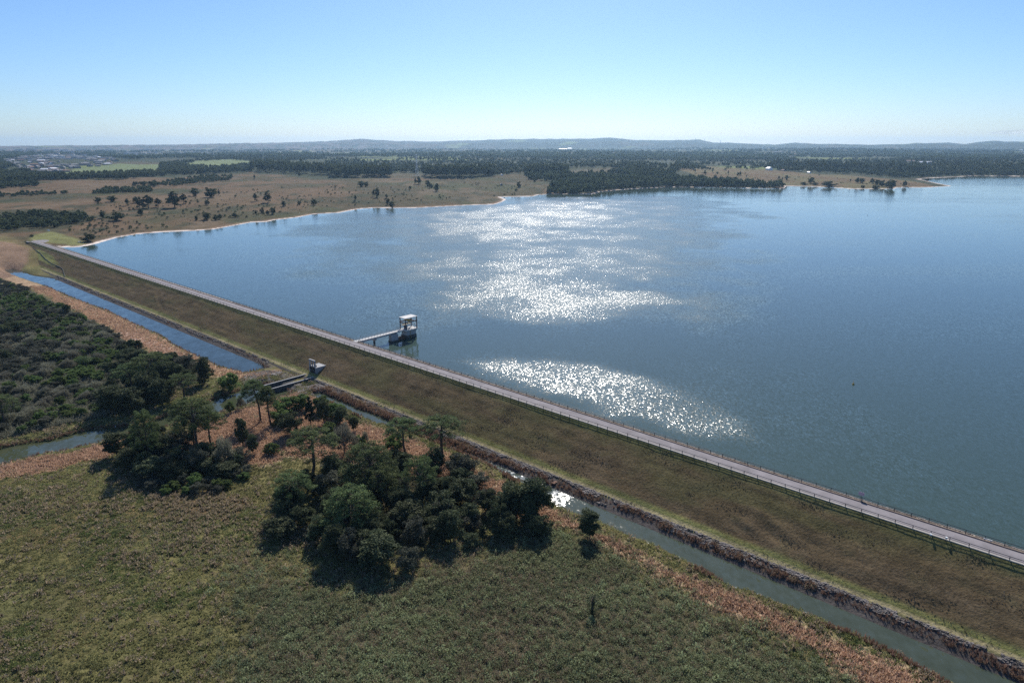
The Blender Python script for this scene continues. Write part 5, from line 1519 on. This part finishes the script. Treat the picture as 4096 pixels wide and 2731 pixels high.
def town(poly, n, group, where, big=1.0):
    a = np.array(poly, float); u, v = g.uniform(a[:, 0].min(), a[:, 0].max(), n * 4), g.uniform(a[:, 1].min(), a[:, 1].max(), n * 4)
    ok = sdf(a, u, v) < 0; P = hit(u[ok][:n], v[ok][:n])
    kinds = ['terracotta', 'grey', 'white', 'grey', 'terracotta', 'grey', 'grey', 'terracotta', 'grey', 'grey', 'grey']
    ms = {}
    for k in set(kinds):
        a_, b_ = house_parts(11 * big, 15 * big, 4 * big, 2.6 * big)
        Va, Qa = a_.arrays(); Vb, Qb = b_.arrays()
        me = bpy.data.meshes.new('house_' + k); me.from_pydata([tuple(z) for z in np.vstack([Va, Vb])], [], Qa + [tuple(i + len(Va) for i in qq) for qq in Qb])
        me.materials.append(WALLM); me.materials.append(RC[k])
        for j, pl in enumerate(me.polygons): pl.material_index = 0 if j < len(Qa) else 1
        ms[k] = me
    for i, q in enumerate(P):
        k = kinds[int(g.integers(0, len(kinds)))]
        s_ = g.uniform(.8, 1.7)
        o = link('house', ms[k], loc=q, rz=g.uniform(0, 3.14), scale=(s_, s_ * g.uniform(.8, 1.6), g.uniform(.8, 1.4)))
        tag(o, 'small %s roofed house %s' % (k, where), 'house', '%s roofed houses %s' % (k, where))
town(TOWN, 130, 'town', 'of the town on the left behind the green fields')
town([(2880,622),(3060,600),(3200,600),(3220,625),(3060,640),(2950,634)], 44, 'right', 'of the valley settlement above the peninsula', 1.2)
# far city: bright specks beyond counting
P = px_scatter([([(0,640),(480,636),(900,622),(1300,600),(2000,592),(2000,586),(900,590),(0,592)], .75), ([(2000,592),(3400,600),(4100,618),(4100,592),(2000,586)], .25)], 1500, g)
P = P[np.hypot(P[:, 0], P[:, 1]) < 10500]
s_ = g.uniform(8, 26, len(P)) * np.where(g.uniform(size=len(P)) > .93, 1.9, 1)
BOX = [(np.array([(x_, y_, z_) for z_ in (-.2, .5) for y_ in (-.5, .5) for x_ in (-.5, .5)]), np.array([(0, 2, 3, 1), (4, 5, 7, 6), (0, 1, 5, 4), (2, 6, 7, 3), (0, 4, 6, 2), (1, 3, 7, 5)]), np.full(8, .5))]
cm_ = leaf_mat('city_plaster', (.16, .12, .11), (.62, .60, .58), 0)
mass('distant_city', 'hazy city buildings spread below the left horizon', cm_, BOX, P, np.stack([s_, s_ * 1.4, s_ * .55], -1), g, 'city', .3)

def pylon(u, v, h, label, m, rz=.6, thick=.28):
    q = hit(u, v)[0]
    root = thing('pylon', label, 'pylon', q, rz)
    b = MB(); nseg = 9; w0, w1 = h * .085, h * .014
    zz = [h * (1 - (1 - k / nseg) ** 1.25) for k in range(nseg + 1)]
    wd = [w0 + (w1 - w0) * min(1, z_ / (h * .62)) for z_ in zz]
    for sx in (-1, 1):
        for sy in (-1, 1):
            b.tube([(sx * w_, sy * w_, z_) for w_, z_ in zip(wd, zz)], thick, 4)
    b.build('mast', m, root)
    b = MB()
    for k in range(nseg):
        for ax_ in (0, 1):
            for sg_ in (-1, 1):
                def P_(s1_, kk): return (s1_ * wd[kk], sg_ * wd[kk], zz[kk]) if ax_ == 0 else (sg_ * wd[kk], s1_ * wd[kk], zz[kk])
                b.tube([P_(-1, k), P_(1, k + 1)], thick * .6, 4); b.tube([P_(1, k), P_(-1, k + 1)], thick * .6, 4)
    b.build('bracing', m, root)
    for f in (.68, .82, .95):
        b = MB(); L_ = h * .14
        b.tube([(-L_, 0, h * f), (L_, 0, h * f)], thick, 4); b.tube([(-L_, 0, h * f), (0, 0, h * f + h * .05), (L_, 0, h * f)], thick * .7, 4)
        b.build('cross_arm', m, root)
pylon(1668, 706, 56, 'tall white lattice pylon standing among the far eucalyptus groves', M['white'], .5, .2)
pylon(1396, 708, 30, 'faint grey lattice pylon in front of the left eucalyptus grove', M['conc'], .5, .22)
for u, v, h, lb in ((2780, 592, 62, 'grey pylon on the skyline, first of four from the left'), (2815, 591, 66, 'grey pylon on the skyline, second of four from the left'), (2880, 591, 62, 'grey pylon on the skyline, third of four from the left'), (2900, 591, 60, 'grey pylon on the skyline, last of four from the left')):
    pylon(u, v, h, lb, M['conc'], .4, .7)
for u, v, h, lb in ((624, 622, 70, 'thin dark mast rising behind the left green fields'), (922, 596, 95, 'thin pale radio mast on the left skyline')):
    q = hit(u, v)[0]
    ms_ = thing('radio_mast', lb, 'mast', q)
    MB().tube([(0, 0, -1), (0, 0, h)], [1.0, .5], 6).build('mast', M['conc'], ms_)
    MB().box(-1.2, 1.2, -.8, .8, h * .86, h * .93).build('antenna', M['conc'], ms_)

# ------------------------------------------------------------------ wisps of cloud, far beyond the haze
cm, nt, bs = mat('cloud_white')
bs.inputs['Base Color'].default_value = (.95, .95, .96, 1); bs.inputs['Roughness'].default_value = 1.0; bs.inputs['Specular IOR Level'].default_value = 0
tr_ = nd(nt, 'ShaderNodeBsdfTransparent'); tl_ = nd(nt, 'ShaderNodeBsdfTranslucent'); tl_.inputs['Color'].default_value = (.95, .95, .96, 1)
m1 = nd(nt, 'ShaderNodeMixShader'); m1.inputs[0].default_value = .6
nt.links.new(bs.outputs[0], m1.inputs[1]); nt.links.new(tl_.outputs[0], m1.inputs[2])
m2 = nd(nt, 'ShaderNodeMixShader')
nt.links.new(math_n(nt, 'MULTIPLY', ramp(nt, noise_n(nt, .0022, 5, .65), .38, .72), .45), m2.inputs[0])
nt.links.new(tr_.outputs[0], m2.inputs[1]); nt.links.new(m1.outputs[0], m2.inputs[2])
nt.links.new(m2.outputs[0], nt.nodes['Material Output'].inputs['Surface'])
def cloud(u, v, dist, lx, lz, seed, label):
    x_ = (u - 2048) / F; y_ = (v - 1365.5) / F
    dv = np.array([x_, CP - y_ * SP, -(y_ * CP + SP)]); dv = dv / np.hypot(dv[0], dv[1]) * dist
    nu, nv_ = 48, 16; V = []
    for i in range(nu + 1):
        a_ = i / nu
        for j in range(nv_):
            th_ = 6.2832 * j / nv_
            rr_ = math.sin(math.pi * min(max(a_, .002), .998)) ** .7 * (1 + .45 * float(vnoise(np.array([a_ * 9 + seed]), np.array([j * .8]), seed)[0]))
            V.append(((a_ - .5) * lx, math.cos(th_) * rr_ * lx * .12, math.sin(th_) * rr_ * lz))
    Q = np.array([(i * nv_ + j, (i + 1) * nv_ + j, (i + 1) * nv_ + (j + 1) % nv_, i * nv_ + (j + 1) % nv_) for i in range(nu) for j in range(nv_)])
    o = link('cloud', mk_mesh('cloud', V, [Q], cm, smooth=True), loc=(dv[0], dv[1], ZC + dv[2]), rz=-math.atan2(dv[0], dv[1]))
    o.rotation_euler[1] = -.05
    tag(o, label, 'cloud')
cloud(4075, 527, 30000, 1900, 60, 3, 'thin white cloud streak low in the sky at the right edge')

# ------------------------------------------------------------------ air
hz_m = bpy.data.materials.new('haze_air'); hz_m.use_nodes = True
nt = hz_m.node_tree; nt.nodes.clear()
out = nt.nodes.new('ShaderNodeOutputMaterial'); pv = nt.nodes.new('ShaderNodeVolumePrincipled')
pv.inputs['Color'].default_value = (.47, .73, 1.0, 1); pv.inputs['Density'].default_value = HAZE
pv.inputs['Anisotropy'].default_value = .5
nt.links.new(pv.outputs[0], out.inputs['Volume'])
hb = MB().box(-15000, 15000, -600, 16800, -16, 215).build('haze', hz_m)
tag(hb, 'thin blue haze of the air over the whole valley', 'haze', kind='stuff')
